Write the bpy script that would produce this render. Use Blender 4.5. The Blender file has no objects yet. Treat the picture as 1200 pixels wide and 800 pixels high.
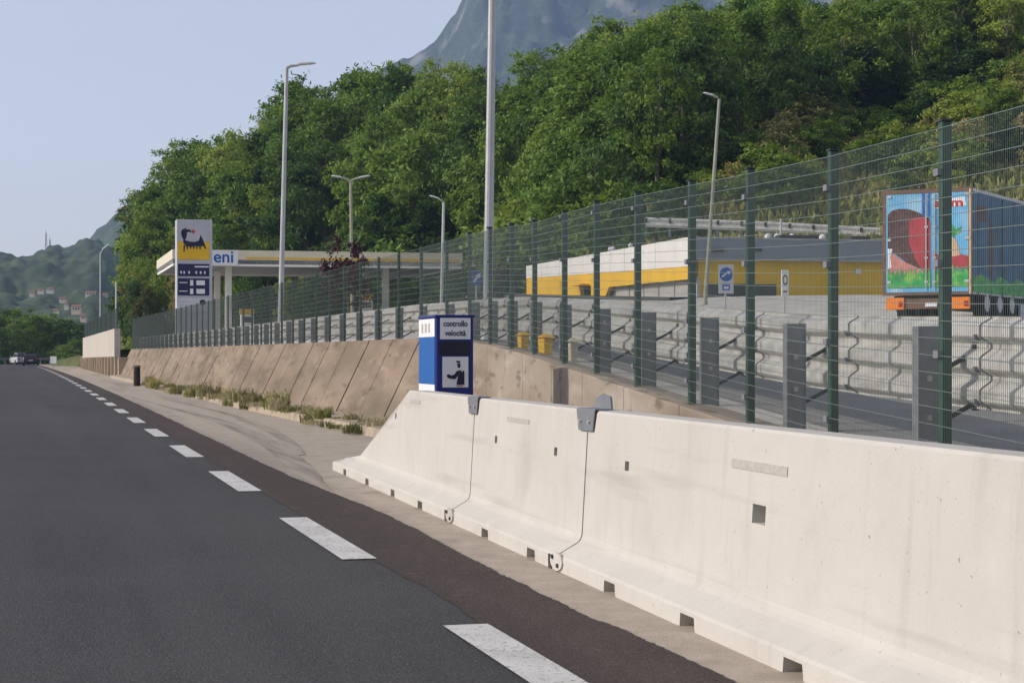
import bpy, bmesh, math, random
from mathutils import Vector, Matrix, noise
R = math.radians
SC = bpy.context.scene
COL = SC.collection
rnd = random.Random(7)

# ------------------------------------------------------------------ frames
UX, UY = -0.2542, 0.9671            # along the road (away from the viewer)
NX, NY = 0.9671, 0.2542             # across the road, to the right
F, EYE, HOR = 2150.0, 1.35, 415.0   # bearing scale used to survey the far things
ROADYAW = math.atan2(UY, UX)

def W(s, t, z=0.0):
    return Vector((UX * s + NX * t, UY * s + NY * t, z))
def ST(x, y):
    return (UX * x + UY * y, NX * x + NY * y)
def at(px, py, Y):
    return Vector(((px - 600) / F * Y, Y, EYE + (HOR - py) / F * Y))
def lerp_tab(tab, x):
    if x <= tab[0][0]: return tab[0][1]
    for (a, b), (c, d) in zip(tab, tab[1:]):
        if x <= c: return b + (d - b) * (x - a) / (c - a)
    return tab[-1][1]

# ------------------------------------------------------------------ objects
ORG = {}
def tag(o, label=None, cat=None, group=None, kind=None):
    if label: o['label'] = label
    if cat: o['category'] = cat
    if group: o['group'] = group
    if kind: o['kind'] = kind
    return o
def thing(name, loc, label, cat, group=None):
    o = bpy.data.objects.new(name, None)
    o.empty_display_size = 0.3
    o.location = loc
    COL.objects.link(o)
    ORG[o.name] = Vector(loc)
    return tag(o, label, cat, group)

class MB:
    def __init__(s):
        s.v = []; s.f = []; s.m = []
    def add(s, vs, fs, mi=0):
        b = len(s.v); s.v += [Vector(v) for v in vs]
        s.f += [tuple(b + i for i in f) for f in fs]; s.m += [mi] * len(fs)
    def obox(s, c, ax, ay, az, mi=0):
        c = Vector(c); ax = Vector(ax); ay = Vector(ay); az = Vector(az)
        vs = [c + i * ax + j * ay + k * az for k in (-1, 1) for j in (-1, 1) for i in (-1, 1)]
        s.add(vs, [(0, 2, 3, 1), (4, 5, 7, 6), (0, 1, 5, 4), (2, 6, 7, 3), (0, 4, 6, 2), (1, 3, 7, 5)], mi)
    def stbox(s, s0, s1, t0, t1, z0, z1, mi=0):
        vs = [W(a, b, z) for z in (z0, z1) for b in (t0, t1) for a in (s0, s1)]
        s.add(vs, [(0, 1, 3, 2), (4, 6, 7, 5), (0, 4, 5, 1), (2, 3, 7, 6), (0, 2, 6, 4), (1, 5, 7, 3)], mi)
    def bar(s, a, b, w, d=None, side=None, mi=0, caps=True):
        a = Vector(a); b = Vector(b); d = d or w
        ax = (b - a).normalized()
        if side is None:
            side = Vector((0, 0, 1)).cross(ax)
            if side.length < 1e-4: side = Vector((1, 0, 0))
        side = Vector(side).normalized(); up = ax.cross(side).normalized()
        q = [(-1, -1), (1, -1), (1, 1), (-1, 1)]
        vs = [p + side * (i * w / 2) + up * (j * d / 2) for p in (a, b) for i, j in q]
        fs = [(0, 1, 5, 4), (1, 2, 6, 5), (2, 3, 7, 6), (3, 0, 4, 7)]
        if caps: fs += [(3, 2, 1, 0), (4, 5, 6, 7)]
        s.add(vs, fs, mi)
    def tube(s, pts, rs, n=10, mi=0, cap=True):
        rings = []
        pts = [Vector(p) for p in pts]
        for i, p in enumerate(pts):
            d = (pts[min(i + 1, len(pts) - 1)] - pts[max(i - 1, 0)]).normalized()
            x = d.orthogonal().normalized() if abs(d.z) < .95 else (Vector((1, 0, 0)) - d * d.x).normalized()
            y = d.cross(x); r = rs[i] if isinstance(rs, (list, tuple)) else rs
            rings.append([p + (x * math.cos(2 * math.pi * k / n) + y * math.sin(2 * math.pi * k / n)) * r for k in range(n)])
        vs = [v for r in rings for v in r]; fs = []
        for i in range(len(pts) - 1):
            for k in range(n):
                k2 = (k + 1) % n
                fs.append((i * n + k, i * n + k2, (i + 1) * n + k2, (i + 1) * n + k))
        if cap:
            fs.append(tuple(range(n - 1, -1, -1))); fs.append(tuple((len(pts) - 1) * n + k for k in range(n)))
        s.add(vs, fs, mi)
    def poly(s, pts, nrm, th, mi=0):
        """a flat outline extruded by th along nrm"""
        n = len(pts); nrm = Vector(nrm)
        vs = [Vector(p) for p in pts] + [Vector(p) + nrm * th for p in pts]
        fs = [tuple(range(n - 1, -1, -1)), tuple(range(n, 2 * n))]
        for k in range(n):
            k2 = (k + 1) % n; fs.append((k, k2, n + k2, n + k))
        s.add(vs, fs, mi)
    def sphere(s, c, r, n=10, m=6, sz=1.0, mi=0):
        c = Vector(c); vs = []; fs = []
        for j in range(m + 1):
            a = math.pi * j / m
            for k in range(n):
                b = 2 * math.pi * k / n
                vs.append(c + Vector((math.sin(a) * math.cos(b) * r, math.sin(a) * math.sin(b) * r, math.cos(a) * r * sz)))
        for j in range(m):
            for k in range(n):
                k2 = (k + 1) % n; fs.append((j * n + k, (j + 1) * n + k, (j + 1) * n + k2, j * n + k2))
        s.add(vs, fs, mi)
    def build(s, name, mats, parent=None, loc=None, smooth=False, bevel=0, fix=True, label=None):
        if not isinstance(mats, (list, tuple)): mats = [mats]
        if parent is not None: o0 = ORG[parent.name]
        else: o0 = Vector(loc) if loc is not None else Vector((0, 0, 0))
        me = bpy.data.meshes.new(name)
        me.from_pydata([tuple(v - o0) for v in s.v], [], s.f)
        for m in mats: me.materials.append(m)
        if len(mats) > 1: me.polygons.foreach_set('material_index', s.m)
        if fix:
            bm = bmesh.new(); bm.from_mesh(me)
            bmesh.ops.remove_doubles(bm, verts=bm.verts, dist=1e-5)
            bmesh.ops.recalc_face_normals(bm, faces=bm.faces)
            bm.to_mesh(me); bm.free()
        if smooth:
            for p in me.polygons: p.use_smooth = True
        o = bpy.data.objects.new(name, me); COL.objects.link(o)
        if parent is not None: o.parent = parent
        else: o.location = o0
        ORG[o.name] = o0
        if bevel:
            b = o.modifiers.new('bevel', 'BEVEL'); b.width = bevel; b.segments = 2; b.limit_method = 'ANGLE'; b.angle_limit = R(40)
        if label: o['label'] = label
        return o

def build_each(mb, name, m, parent, **kw):
    """one object per separate piece collected in mb"""
    par = list(range(len(mb.v)))
    def find(a):
        while par[a] != a: par[a] = par[par[a]]; a = par[a]
        return a
    for f in mb.f:
        for k in f[1:]: par[find(k)] = find(f[0])
    groups = {}
    for f in mb.f: groups.setdefault(find(f[0]), []).append(f)
    for fs in groups.values():
        idx = sorted({k for f in fs for k in f}); rm = {k: i for i, k in enumerate(idx)}
        c = MB(); c.add([mb.v[k] for k in idx], [tuple(rm[k] for k in f) for f in fs]); c.build(name, m, parent, **kw)

def kids(o): return [c for c in bpy.data.objects if c.parent == o]
def copy_tree(o, tree, loc, rz=0, sc=(1, 1, 1), label=None, group=None, tilt=(0, 0)):
    c = o.copy(); COL.objects.link(c)
    c.location = loc; c.rotation_euler = (tilt[0], tilt[1], rz); c.scale = sc
    if label: c['label'] = label
    if group: c['group'] = group
    for ch, subs in tree:
        d = ch.copy(); COL.objects.link(d); d.parent = c
        for g in subs:
            e = g.copy(); COL.objects.link(e); e.parent = d
    return c
def tree_of(o): return [(c, kids(c)) for c in kids(o)]

def boolean(o, cutter_mb):
    cut = cutter_mb.build('cutter', M['dark_void'], loc=(0, 0, 0))
    m = o.modifiers.new('cut', 'BOOLEAN'); m.object = cut; m.operation = 'DIFFERENCE'; m.solver = 'EXACT'
    bpy.context.view_layer.update()
    dg = bpy.context.evaluated_depsgraph_get()
    me = bpy.data.meshes.new_from_object(o.evaluated_get(dg))
    o.modifiers.remove(m); old = o.data; o.data = me
    bpy.data.meshes.remove(old)
    cm = cut.data; bpy.data.objects.remove(cut); bpy.data.meshes.remove(cm)

def text(name, body, origin, xdir, ydir, size, mat, parent, th=0.006, align='CENTER', width=None, bold=0.0):
    cu = bpy.data.curves.new('txt', 'FONT'); cu.body = body; cu.size = size; cu.align_x = align; cu.align_y = 'CENTER'
    cu.extrude = th; cu.offset = bold
    to = bpy.data.objects.new('txt', cu); COL.objects.link(to)
    bpy.context.view_layer.update()
    dg = bpy.context.evaluated_depsgraph_get()
    me = bpy.data.meshes.new_from_object(to.evaluated_get(dg))
    bpy.data.objects.remove(to); bpy.data.curves.remove(cu)
    xd = Vector(xdir).normalized(); yd = Vector(ydir).normalized(); zd = xd.cross(yd)
    k = 1.0
    if width:
        xs = [v.co.x for v in me.vertices]; k = width / (max(xs) - min(xs))
    o0 = ORG[parent.name]
    for v in me.vertices:
        v.co = Vector(origin) + xd * (v.co.x * k) + yd * v.co.y + zd * v.co.z - o0
    me.materials.clear(); me.materials.append(mat); me.name = name
    o = bpy.data.objects.new(name, me); COL.objects.link(o); o.parent = parent; ORG[o.name] = o0
    return o

# ------------------------------------------------------------------ materials
M = {}
def mat(name, col, rough=0.8, var=0.15, scale=3.0, col2=None, spec=0.3, metal=0.0, bump=0.0, bscale=40.0, stretch=None, detail=6.0, contrast=(0.3, 0.7), extra=None):
    m = bpy.data.materials.new(name); m.use_nodes = True
    nt = m.node_tree; N = nt.nodes; L = nt.links
    b = N['Principled BSDF']; b.inputs['Roughness'].default_value = rough
    b.inputs['Metallic'].default_value = metal; b.inputs['Specular IOR Level'].default_value = spec
    geo = N.new('ShaderNodeNewGeometry'); src = geo.outputs['Position']
    if stretch:
        mp = N.new('ShaderNodeMapping'); mp.inputs['Scale'].default_value = stretch
        L.new(src, mp.inputs['Vector']); src = mp.outputs['Vector']
    n = N.new('ShaderNodeTexNoise'); n.inputs['Scale'].default_value = scale; n.inputs['Detail'].default_value = detail
    n.inputs['Roughness'].default_value = 0.6
    L.new(src, n.inputs['Vector'])
    r = N.new('ShaderNodeValToRGB'); L.new(n.outputs['Fac'], r.inputs['Fac'])
    c1 = [x * (1 - var) for x in col]; c2 = [min(1, x * (1 + var)) for x in col] if col2 is None else col2
    r.color_ramp.elements[0].position = contrast[0]; r.color_ramp.elements[1].position = contrast[1]
    r.color_ramp.elements[0].color = (*c1, 1); r.color_ramp.elements[1].color = (*c2, 1)
    out = r.outputs['Color']
    if extra: out = extra(nt, out, geo)
    L.new(out, b.inputs['Base Color'])
    if bump:
        n2 = N.new('ShaderNodeTexNoise'); n2.inputs['Scale'].default_value = bscale; n2.inputs['Detail'].default_value = 5
        L.new(geo.outputs['Position'], n2.inputs['Vector'])
        bp = N.new('ShaderNodeBump'); bp.inputs['Strength'].default_value = bump; bp.inputs['Distance'].default_value = 0.02
        L.new(n2.outputs['Fac'], bp.inputs['Height']); L.new(bp.outputs['Normal'], b.inputs['Normal'])
    M[name] = m
    return m

def mixnoise(color, scale, lo, hi, amount=1.0, stretch=None, det=6.0, rough=0.6):
    """layer another colour where a noise pattern is high"""
    def fn(nt, out, geo):
        N, L = nt.nodes, nt.links
        src = geo.outputs['Position']
        if stretch:
            mp = N.new('ShaderNodeMapping'); mp.inputs['Scale'].default_value = stretch
            L.new(src, mp.inputs['Vector']); src = mp.outputs['Vector']
        n = N.new('ShaderNodeTexNoise'); n.inputs['Scale'].default_value = scale; n.inputs['Detail'].default_value = det
        n.inputs['Roughness'].default_value = rough
        L.new(src, n.inputs['Vector'])
        mr = N.new('ShaderNodeMapRange'); mr.inputs['From Min'].default_value = lo; mr.inputs['From Max'].default_value = hi
        mr.inputs['To Max'].default_value = amount
        L.new(n.outputs['Fac'], mr.inputs['Value'])
        mx = N.new('ShaderNodeMix'); mx.data_type = 'RGBA'
        L.new(mr.outputs['Result'], mx.inputs[0]); L.new(out, mx.inputs[6]); mx.inputs[7].default_value = (*color, 1)
        return mx.outputs[2]
    return fn
def chain(*fs):
    def fn(nt, out, geo):
        for f in fs: out = f(nt, out, geo)
        return out
    return fn

mat('dark_void', (.02, .02, .02))
RW = math.atan2(UY, UX)  # noise stretched along the road
def along(kx, ky, kz):
    def mk(color, scale, lo, hi, amount):
        def fn(nt, out, geo):
            N, L = nt.nodes, nt.links
            mp = N.new('ShaderNodeMapping'); mp.vector_type = 'POINT'
            mp.inputs['Rotation'].default_value = (0, 0, -RW); mp.inputs['Scale'].default_value = (1, 1, 1)
            L.new(geo.outputs['Position'], mp.inputs['Vector'])
            mp2 = N.new('ShaderNodeMapping'); mp2.inputs['Scale'].default_value = (kx, ky, kz)
            L.new(mp.outputs['Vector'], mp2.inputs['Vector'])
            n = N.new('ShaderNodeTexNoise'); n.inputs['Scale'].default_value = scale; n.inputs['Detail'].default_value = 5
            L.new(mp2.outputs['Vector'], n.inputs['Vector'])
            mr = N.new('ShaderNodeMapRange'); mr.inputs['From Min'].default_value = lo; mr.inputs['From Max'].default_value = hi
            mr.inputs['To Max'].default_value = amount
            L.new(n.outputs['Fac'], mr.inputs['Value'])
            mx = N.new('ShaderNodeMix'); mx.data_type = 'RGBA'
            L.new(mr.outputs['Result'], mx.inputs[0]); L.new(out, mx.inputs[6]); mx.inputs[7].default_value = (*color, 1)
            return mx.outputs[2]
        return fn
    return mk
lengthwise = along(0.05, 1.0, 1.0)
blotch = along(0.2, 1.0, 1.0)      # patches longer along the road than high

mat('asphalt', (.056, .053, .055), .85, .25, 90, bump=.6, bscale=90, spec=.25,
    extra=chain(lengthwise((.042, .040, .043), 1.1, .42, .62, .8), lengthwise((.078, .073, .074), .7, .54, .70, .6), mixnoise((.075, .072, .074), .35, .45, .7, .5), mixnoise((.055, .054, .058), 1.6, .56, .70, .6), mixnoise((.14, .135, .13), 65, .54, .66, .6, det=2), mixnoise((.025, .024, .025), 50, .55, .68, .6, det=2)))
mat('asphalt_new', (.060, .046, .042), .9, .25, 90, bump=.6, bscale=90, spec=.2,
    extra=chain(lengthwise((.082, .066, .059), 1.5, .4, .7, .7), mixnoise((.045, .035, .033), 1.4, .5, .7, .6), mixnoise((.14, .115, .10), 65, .55, .67, .6, det=2), mixnoise((.02, .016, .015), 50, .56, .69, .55, det=2), mixnoise((.17, .145, .12), 6, .60, .76, .55)))
mat('shoulder', (.40, .345, .28), .95, .15, 4, bump=.4, bscale=120,
    extra=chain(mixnoise((.25, .215, .175), 45, .5, .75, .7, det=3), lengthwise((.25, .22, .185), .9, .50, .68, .7), mixnoise((.50, .43, .35), 1.1, .52, .75, .5), mixnoise((.21, .185, .16), 1.7, .58, .70, .6), mixnoise((.15, .13, .115), 7, .64, .72, .6)))
mat('skid', (.20, .175, .15), .95, .25, 6, extra=lengthwise((.34, .295, .24), 5, .36, .60, .95))
mat('paint_white', (.60, .59, .57), .7, .10, 6, bump=.3, bscale=90, extra=chain(mixnoise((.40, .39, .375), 3, .45, .68, .7), mixnoise((.13, .125, .125), 40, .57, .66, .8, det=3), mixnoise((.16, .155, .15), 11, .60, .70, .75)))
mat('concrete', (.50, .475, .435), .85, .05, 1.2, bump=.15, bscale=60, extra=chain(
    mixnoise((.43, .40, .36), 2.4, .48, .72, .6), mixnoise((.38, .35, .31), 7, .56, .78, .5, (1, 1, .10)), mixnoise((.54, .515, .48), 4, .55, .8, .6),
    lengthwise((.33, .30, .265), 5.5, .60, .72, .45), mixnoise((.20, .18, .155), 30, .695, .73, .8, det=3), mixnoise((.26, .235, .205), 75, .70, .75, .7, det=2), mixnoise((.36, .33, .29), .9, .56, .7, .4)))
mat('wall_brown', (.235, .18, .13), .95, .08, .7, bump=.5, bscale=12, extra=chain(
    blotch((.275, .215, .16), 1.9, .45, .66, .8), blotch((.135, .10, .072), 2.6, .50, .68, .75), blotch((.34, .29, .235), 5, .58, .70, .5), blotch((.075, .06, .046), 6, .61, .70, .6), blotch((.13, .105, .075), .6, .48, .64, .6), blotch((.10, .11, .058), 1.1, .58, .70, .5)))
mat('wall_streak', (.29, .245, .195), .95, .08, .8, bump=.4, bscale=14, extra=chain(
    blotch((.19, .15, .11), 1.3, .44, .62, .85), blotch((.38, .34, .29), 3.0, .54, .70, .7), blotch((.085, .068, .052), 7, .58, .68, .6), mixnoise((.12, .095, .07), 2.2, .60, .70, .5, (1, 1, .35), det=8), mixnoise((.42, .38, .33), 3, .62, .70, .6, (1, 1, .25), det=8)))
mat('wall_cream', (.40, .33, .25), .95, .15, 1.0, extra=mixnoise((.20, .16, .12), 1.5, .5, .75, .7, (1, 1, .12)))
mat('wall_white', (.46, .42, .37), .9, .1, .8, extra=mixnoise((.40, .35, .29), .9, .5, .75, .6, (1, 1, .15)))
mat('joint_dark', (.03, .024, .02), .95, .2, 8)
mat('ledge', (.36, .30, .225), .95, .15, 3, bump=.3, extra=mixnoise((.16, .13, .095), 2.5, .5, .75, .7))
mat('plaza', (.50, .475, .43), .92, .12, .5, bump=.2, bscale=60, extra=chain(mixnoise((.22, .21, .20), 1.1, .48, .75, .6), mixnoise((.12, .115, .11), 40, .6, .75, .4)))
mat('plaza_lane', (.26, .245, .23), .92, .15, 2, bump=.2, bscale=80, extra=chain(mixnoise((.26, .245, .23), 1.4, .48, .7, .7), mixnoise((.08, .075, .07), 50, .58, .72, .6)))
mat('galv', (.53, .52, .49), .55, .12, 5, spec=.4, metal=.15, extra=chain(mixnoise((.33, .32, .30), 4, .48, .7, .7), mixnoise((.26, .23, .195), 12, .58, .72, .55), lengthwise((.28, .265, .245), 9, .55, .7, .6)))
mat('galv_dark', (.20, .21, .23), .55, .12, 6, spec=.4, metal=.3)
mat('galv_post', (.23, .235, .25), .5, .15, 8, spec=.4, metal=.35)
mat('steel_black', (.045, .045, .05), .6, .2, 10)
mat('fence_green', (.020, .060, .040), .45, .2, 12, spec=.5)
mat('wire_green', (.13, .165, .15), .45, .1, 9, spec=.5)
mat('wire_veil', (.10, .125, .11), .6, .1, 9, spec=.2)
mat('pole_grey', (.38, .39, .40), .5, .1, 2, metal=.3, extra=mixnoise((.26, .26, .26), 3, .5, .75, .5, (1, 1, .1)))
mat('pole_olive', (.26, .27, .20), .6, .1, 2)
mat('lamp_grey', (.52, .53, .54), .5, .1, 4)
mat('lamp_glass', (.6, .62, .6), .15, .05, 2, spec=.6)
mat('box_blue_lit', (.006, .10, .36), .4, .06, 3, spec=.4)  # sunlit tone of the box paint, sunlight put into the colour
mat('box_blue_shade', (.008, .018, .16), .4, .06, 3, spec=.4)  # same box paint darkened, the front's shade put into the colour
mat('box_dark', (.01, .012, .03), .15, .1, 3, spec=.5)
mat('label_white', (.72, .72, .74), .6, .04, 4)
mat('ink_dark', (.015, .02, .045), .6, .1, 4)
mat('sign_white', (.55, .55, .58), .5, .05, 3)
mat('sign_silver', (.46, .46, .50), .5, .05, 2)
mat('sign_yellow', (.72, .44, .02), .5, .08, 1)
mat('sign_navy', (.02, .02, .07), .5, .1, 2)
mat('sign_blue', (.02, .10, .36), .5, .08, 4)
mat('red_paint', (.45, .03, .03), .5, .1, 3)
mat('white_paint', (.78, .76, .72), .55, .05, .8, extra=mixnoise((.6, .57, .52), 1.5, .52, .8, .5, (1, 1, .2)))
mat('cream_paint', (.66, .60, .45), .55, .05, .8)
mat('yellow_paint', (.80, .47, .012), .5, .07, .7, extra=mixnoise((.62, .36, .015), 1.2, .5, .8, .5, (1, 1, .2)))
mat('yellow_wall', (.74, .47, .02), .6, .08, .6, extra=mixnoise((.58, .36, .02), .7, .45, .8, .5))
mat('slate_fascia', (.21, .24, .28), .5, .08, .6)
mat('grey_wall', (.42, .40, .37), .6, .1, .8)
mat('glass_dark', (.03, .035, .04), .1, .1, 1, spec=.6)
mat('roof_grey', (.22, .22, .23), .8, .15, 1)
mat('rubber', (.02, .02, .02), .8, .2, 10)
mat('bark', (.15, .125, .10), .95, .3, 5, bump=.4, bscale=12)
mat('soil', (.085, .10, .03), .95, .4, .35, extra=mixnoise((.15, .135, .05), .5, .5, .7, .8))
mat('verge', (.085, .115, .035), .95, .35, .3, extra=mixnoise((.15, .14, .06), .4, .5, .7, .8))
mat('tarmac_far', (.06, .06, .062), .9, .2, 3)
mat('car_dark', (.02, .022, .026), .3, .1, 3, spec=.5)
mat('car_silver', (.45, .46, .48), .3, .1, 3, spec=.5)
mat('tail_red', (.35, .01, .01), .4, .1, 5)
mat('orange', (.78, .22, .015), .5, .08, 5)
mat('art_sky', (.13, .42, .68), .5, .12, .8, extra=mixnoise((.55, .68, .74), .9, .5, .7, .6))
mat('art_brown', (.10, .045, .045), .6, .35, 6, extra=mixnoise((.035, .02, .022), 9, .5, .62, .8))
mat('art_red', (.42, .045, .06), .6, .15, 2.5, extra=mixnoise((.25, .03, .04), 3, .5, .7, .7))
mat('art_pink', (.55, .23, .20), .6, .2, 3)
mat('art_green', (.03, .33, .08), .6, .3, 3, extra=mixnoise((.28, .50, .08), 4, .5, .65, .8))
mat('art_blue', (.02, .11, .40), .5, .15, 3)
mat('art_tan', (.62, .42, .25), .6, .15, 3)
mat('curtain_blue', (.045, .14, .26), .6, .15, .8, extra=mixnoise((.025, .06, .11), .8, .45, .65, .9))
mat('trailer_white', (.6, .6, .58), .5, .08, 2)
mat('trailer_frame', (.16, .09, .06), .6, .2, 3)
mat('alu', (.5, .5, .5), .4, .1, 5, metal=.5)
mat('roof_tile', (.22, .11, .08), .9, .2, 1)
mat('plaster', (.6, .55, .47), .9, .1, .5)
mat('plaster_pink', (.55, .45, .37), .9, .1, .5)
mat('stamp', (.40, .375, .34), .9, .15, 40)
mat('dark_wood', (.035, .026, .022), .9, .3, 8)

def leafmat(name, c1, c2, c3, trans=.42):
    m = bpy.data.materials.new(name); m.use_nodes = True
    nt = m.node_tree; N = nt.nodes; L = nt.links
    N.remove(N['Principled BSDF'])
    geo = N.new('ShaderNodeNewGeometry'); oi = N.new('ShaderNodeObjectInfo')
    n = N.new('ShaderNodeTexNoise'); n.inputs['Scale'].default_value = .33; n.inputs['Detail'].default_value = 3
    L.new(geo.outputs['Position'], n.inputs['Vector'])
    a = N.new('ShaderNodeMath'); a.operation = 'MULTIPLY_ADD'; a.inputs[1].default_value = .40; a.inputs[2].default_value = -.20
    L.new(geo.outputs['Random Per Island'], a.inputs[0])
    a2 = N.new('ShaderNodeMath'); a2.operation = 'MULTIPLY_ADD'; a2.inputs[1].default_value = .70; a2.inputs[2].default_value = -.33
    L.new(oi.outputs['Random'], a2.inputs[0])
    s1 = N.new('ShaderNodeMath'); s1.operation = 'ADD'; L.new(n.outputs['Fac'], s1.inputs[0]); L.new(a.outputs[0], s1.inputs[1])
    s2 = N.new('ShaderNodeMath'); s2.operation = 'ADD'; L.new(s1.outputs[0], s2.inputs[0]); L.new(a2.outputs[0], s2.inputs[1])
    r = N.new('ShaderNodeValToRGB'); L.new(s2.outputs[0], r.inputs['Fac'])
    e = r.color_ramp.elements; e[0].position = .25; e[0].color = (*c1, 1); e[1].position = .78; e[1].color = (*c3, 1)
    k = e.new(.5); k.color = (*c2, 1)
    d = N.new('ShaderNodeBsdfPrincipled'); d.inputs['Roughness'].default_value = .55; d.inputs['Specular IOR Level'].default_value = .25
    t = N.new('ShaderNodeBsdfTranslucent'); mx = N.new('ShaderNodeMixShader'); mx.inputs[0].default_value = trans
    L.new(r.outputs[0], d.inputs['Base Color']); L.new(r.outputs[0], t.inputs['Color'])
    L.new(d.outputs[0], mx.inputs[1]); L.new(t.outputs[0], mx.inputs[2])
    L.new(mx.outputs[0], N['Material Output'].inputs['Surface'])
    M[name] = m
leafmat('leaf_green', (.050, .110, .014), (.115, .215, .026), (.21, .315, .045))
leafmat('leaf_dark', (.025, .066, .014), (.062, .130, .024), (.12, .20, .036))
leafmat('leaf_lime', (.085, .160, .018), (.19, .285, .034), (.30, .37, .06))
leafmat('leaf_olive', (.085, .105, .022), (.165, .165, .04), (.28, .23, .07))
leafmat('leaf_red', (.045, .014, .018), (.075, .022, .026), (.11, .035, .035), .25)
leafmat('leaf_straw', (.16, .19, .04), (.29, .29, .08), (.42, .36, .14), .3)
leafmat('leaf_weed', (.12, .13, .04), (.27, .25, .11), (.46, .41, .26), .3)

# ------------------------------------------------------------------ world, sun, camera
SUN_AZ = Vector((-0.98, -0.15, 0)).normalized(); SUN_EL = R(28)
w = bpy.data.worlds.new('World'); SC.world = w; w.use_nodes = True
nt = w.node_tree; sky = nt.nodes.new('ShaderNodeTexSky'); sky.sky_type = 'NISHITA'; sky.sun_disc = False
sky.sun_elevation = SUN_EL; sky.sun_rotation = math.atan2(SUN_AZ.x, SUN_AZ.y)
sky.air_density = 1.0; sky.dust_density = 1.5; sky.ozone_density = 1.2; sky.altitude = 250
hs = nt.nodes.new('ShaderNodeHueSaturation'); hs.inputs['Saturation'].default_value = .37
tn = nt.nodes.new('ShaderNodeMix'); tn.data_type = 'RGBA'; tn.blend_type = 'MULTIPLY'; tn.inputs[0].default_value = 1; tn.inputs[7].default_value = (.98, .955, 1.0, 1)
nt.links.new(sky.outputs[0], hs.inputs['Color']); nt.links.new(hs.outputs[0], tn.inputs[6])
nt.links.new(tn.outputs[2], nt.nodes['Background'].inputs[0]); nt.nodes['Background'].inputs[1].default_value = 0.15
sl = bpy.data.lights.new('sun', 'SUN'); sl.energy = 2.9; sl.angle = R(.6); sl.color = (1, .91, .79)
so = bpy.data.objects.new('sun', sl); COL.objects.link(so)
sd = Vector((SUN_AZ.x * math.cos(SUN_EL), SUN_AZ.y * math.cos(SUN_EL), math.sin(SUN_EL)))
so.rotation_euler = sd.to_track_quat('Z', 'Y').to_euler(); so.location = (-60, 0, 60)
cam = bpy.data.cameras.new('camera'); co = bpy.data.objects.new('camera', cam); COL.objects.link(co)
co.location = (0, 0, EYE); co.rotation_euler = (R(90), 0, 0)
cam.sensor_width = 36; cam.lens = 36 * F / 1200; cam.shift_y = 15 / 1200; cam.clip_end = 20000; cam.clip_start = .1
SC.camera = co
SC.view_settings.view_transform = 'Standard'; SC.view_settings.look = 'None'; SC.view_settings.gamma = 1
SC.view_settings.exposure = 0.3
SC.render.engine = 'CYCLES'
SC.cycles.max_bounces = 6; SC.cycles.transparent_max_bounces = 8; SC.cycles.volume_bounces = 1
SC.cycles.use_denoising = True

# ------------------------------------------------------------------ ground, road
def strip(name, s_list, ta, tb, z, m, kind='structure'):
    mb = MB()
    for a, b in zip(s_list, s_list[1:]):
        mb.add([W(a, ta(a), z), W(b, ta(b), z), W(b, tb(b), z), W(a, tb(a), z)], [(0, 3, 2, 1)])
    return tag(mb.build(name, m), kind=kind)
bend = lambda s: -5e-5 * max(0, s - 50) ** 2 if s < 320 else -5e-5 * 270 ** 2
g = MB(); g.add([(-6000, -1500, -.03), (6000, -1500, -.03), (6000, 7000, -.03), (-6000, 7000, -.03)], [(0, 1, 2, 3)])
tag(g.build('ground', M['verge']), kind='structure')
SL = [-30 + i * 2 for i in range(60)] + [90 + i * 10 for i in range(24)]
SLf = [-30 + i * .5 for i in range(70)] + [5 + i * .04 for i in range(600)] + [29 + i * .5 for i in range(82)] + [70 + i * 5 for i in range(50)]
wob = lambda s: .07 * noise.noise(Vector((s * .45, 3, 0))) + .05 * noise.noise(Vector((s * 1.7, 9, 0))) + .025 * noise.noise(Vector((s * 5, 1, 0)))
strip('shoulder', SL, lambda s: 1.5 + bend(s), lambda s: 6.2 + bend(s) if s > 28 else 7.2, 0.0, M['shoulder'])
strip('road_edge_strip', SLf, lambda s: 2.19 + bend(s) + .6 * wob(s), lambda s: lerp_tab([(0, 2.75), (8, 2.8), (10, 2.76), (12.2, 2.84), (15.4, 2.90), (20, 2.78), (40, 2.82), (200, 2.8)], s) + bend(s) + .5 * wob(s) + .02 * noise.noise(Vector((s * 17, 4, 0))), 0.008, M['asphalt_new'])
strip('road', SL, lambda s: -9.5 + bend(s), lambda s: 2.34 + bend(s), 0.004, M['asphalt'])
i = 0
for k in range(-1, 34):
    s1 = 8.86 + 6.17 * k; s0 = s1 - 3.15
    strip('lane_marking', [s0, (s0 + s1) / 2, s1], lambda s: 1.975 + bend(s), lambda s: 2.205 + bend(s), 0.012, M['paint_white'])
# tyre marks across the light shoulder
def skid(pts, wd, z=.006):
    mb = MB(); P = [Vector(p) for p in pts]; n_p = len(P); L = []
    for i, p in enumerate(P):
        d = (P[min(i + 1, n_p - 1)] - P[max(i - 1, 0)]).normalized(); f = i / (n_p - 1)
        n = Vector((-d.y, d.x)) * wd / 2 * min(1, 1.6 * (1 - f), .5 + 6 * f) * (1 + .25 * noise.noise(Vector((i * .7, 2, 0))))
        L += [W(*(p + n), z), W(*(p - n), z)]
    mb.add(L, [(2 * i, 2 * i + 1, 2 * i + 3, 2 * i + 2) for i in range(n_p - 1)])
    tag(mb.build('tyre_mark', M['skid']), kind='structure')
ST_ = [(17, 2.72), (19, 2.86), (21.1, 3.05), (24.1, 3.30), (27, 3.48), (30.6, 3.62), (35, 3.70), (39, 3.70), (44, 3.55), (50, 3.35), (58, 3.1), (66, 2.9)]
skid([(q_, lerp_tab(ST_, q_)) for q_ in [17 + i * .5 for i in range(96)]], .32, .004)
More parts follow.
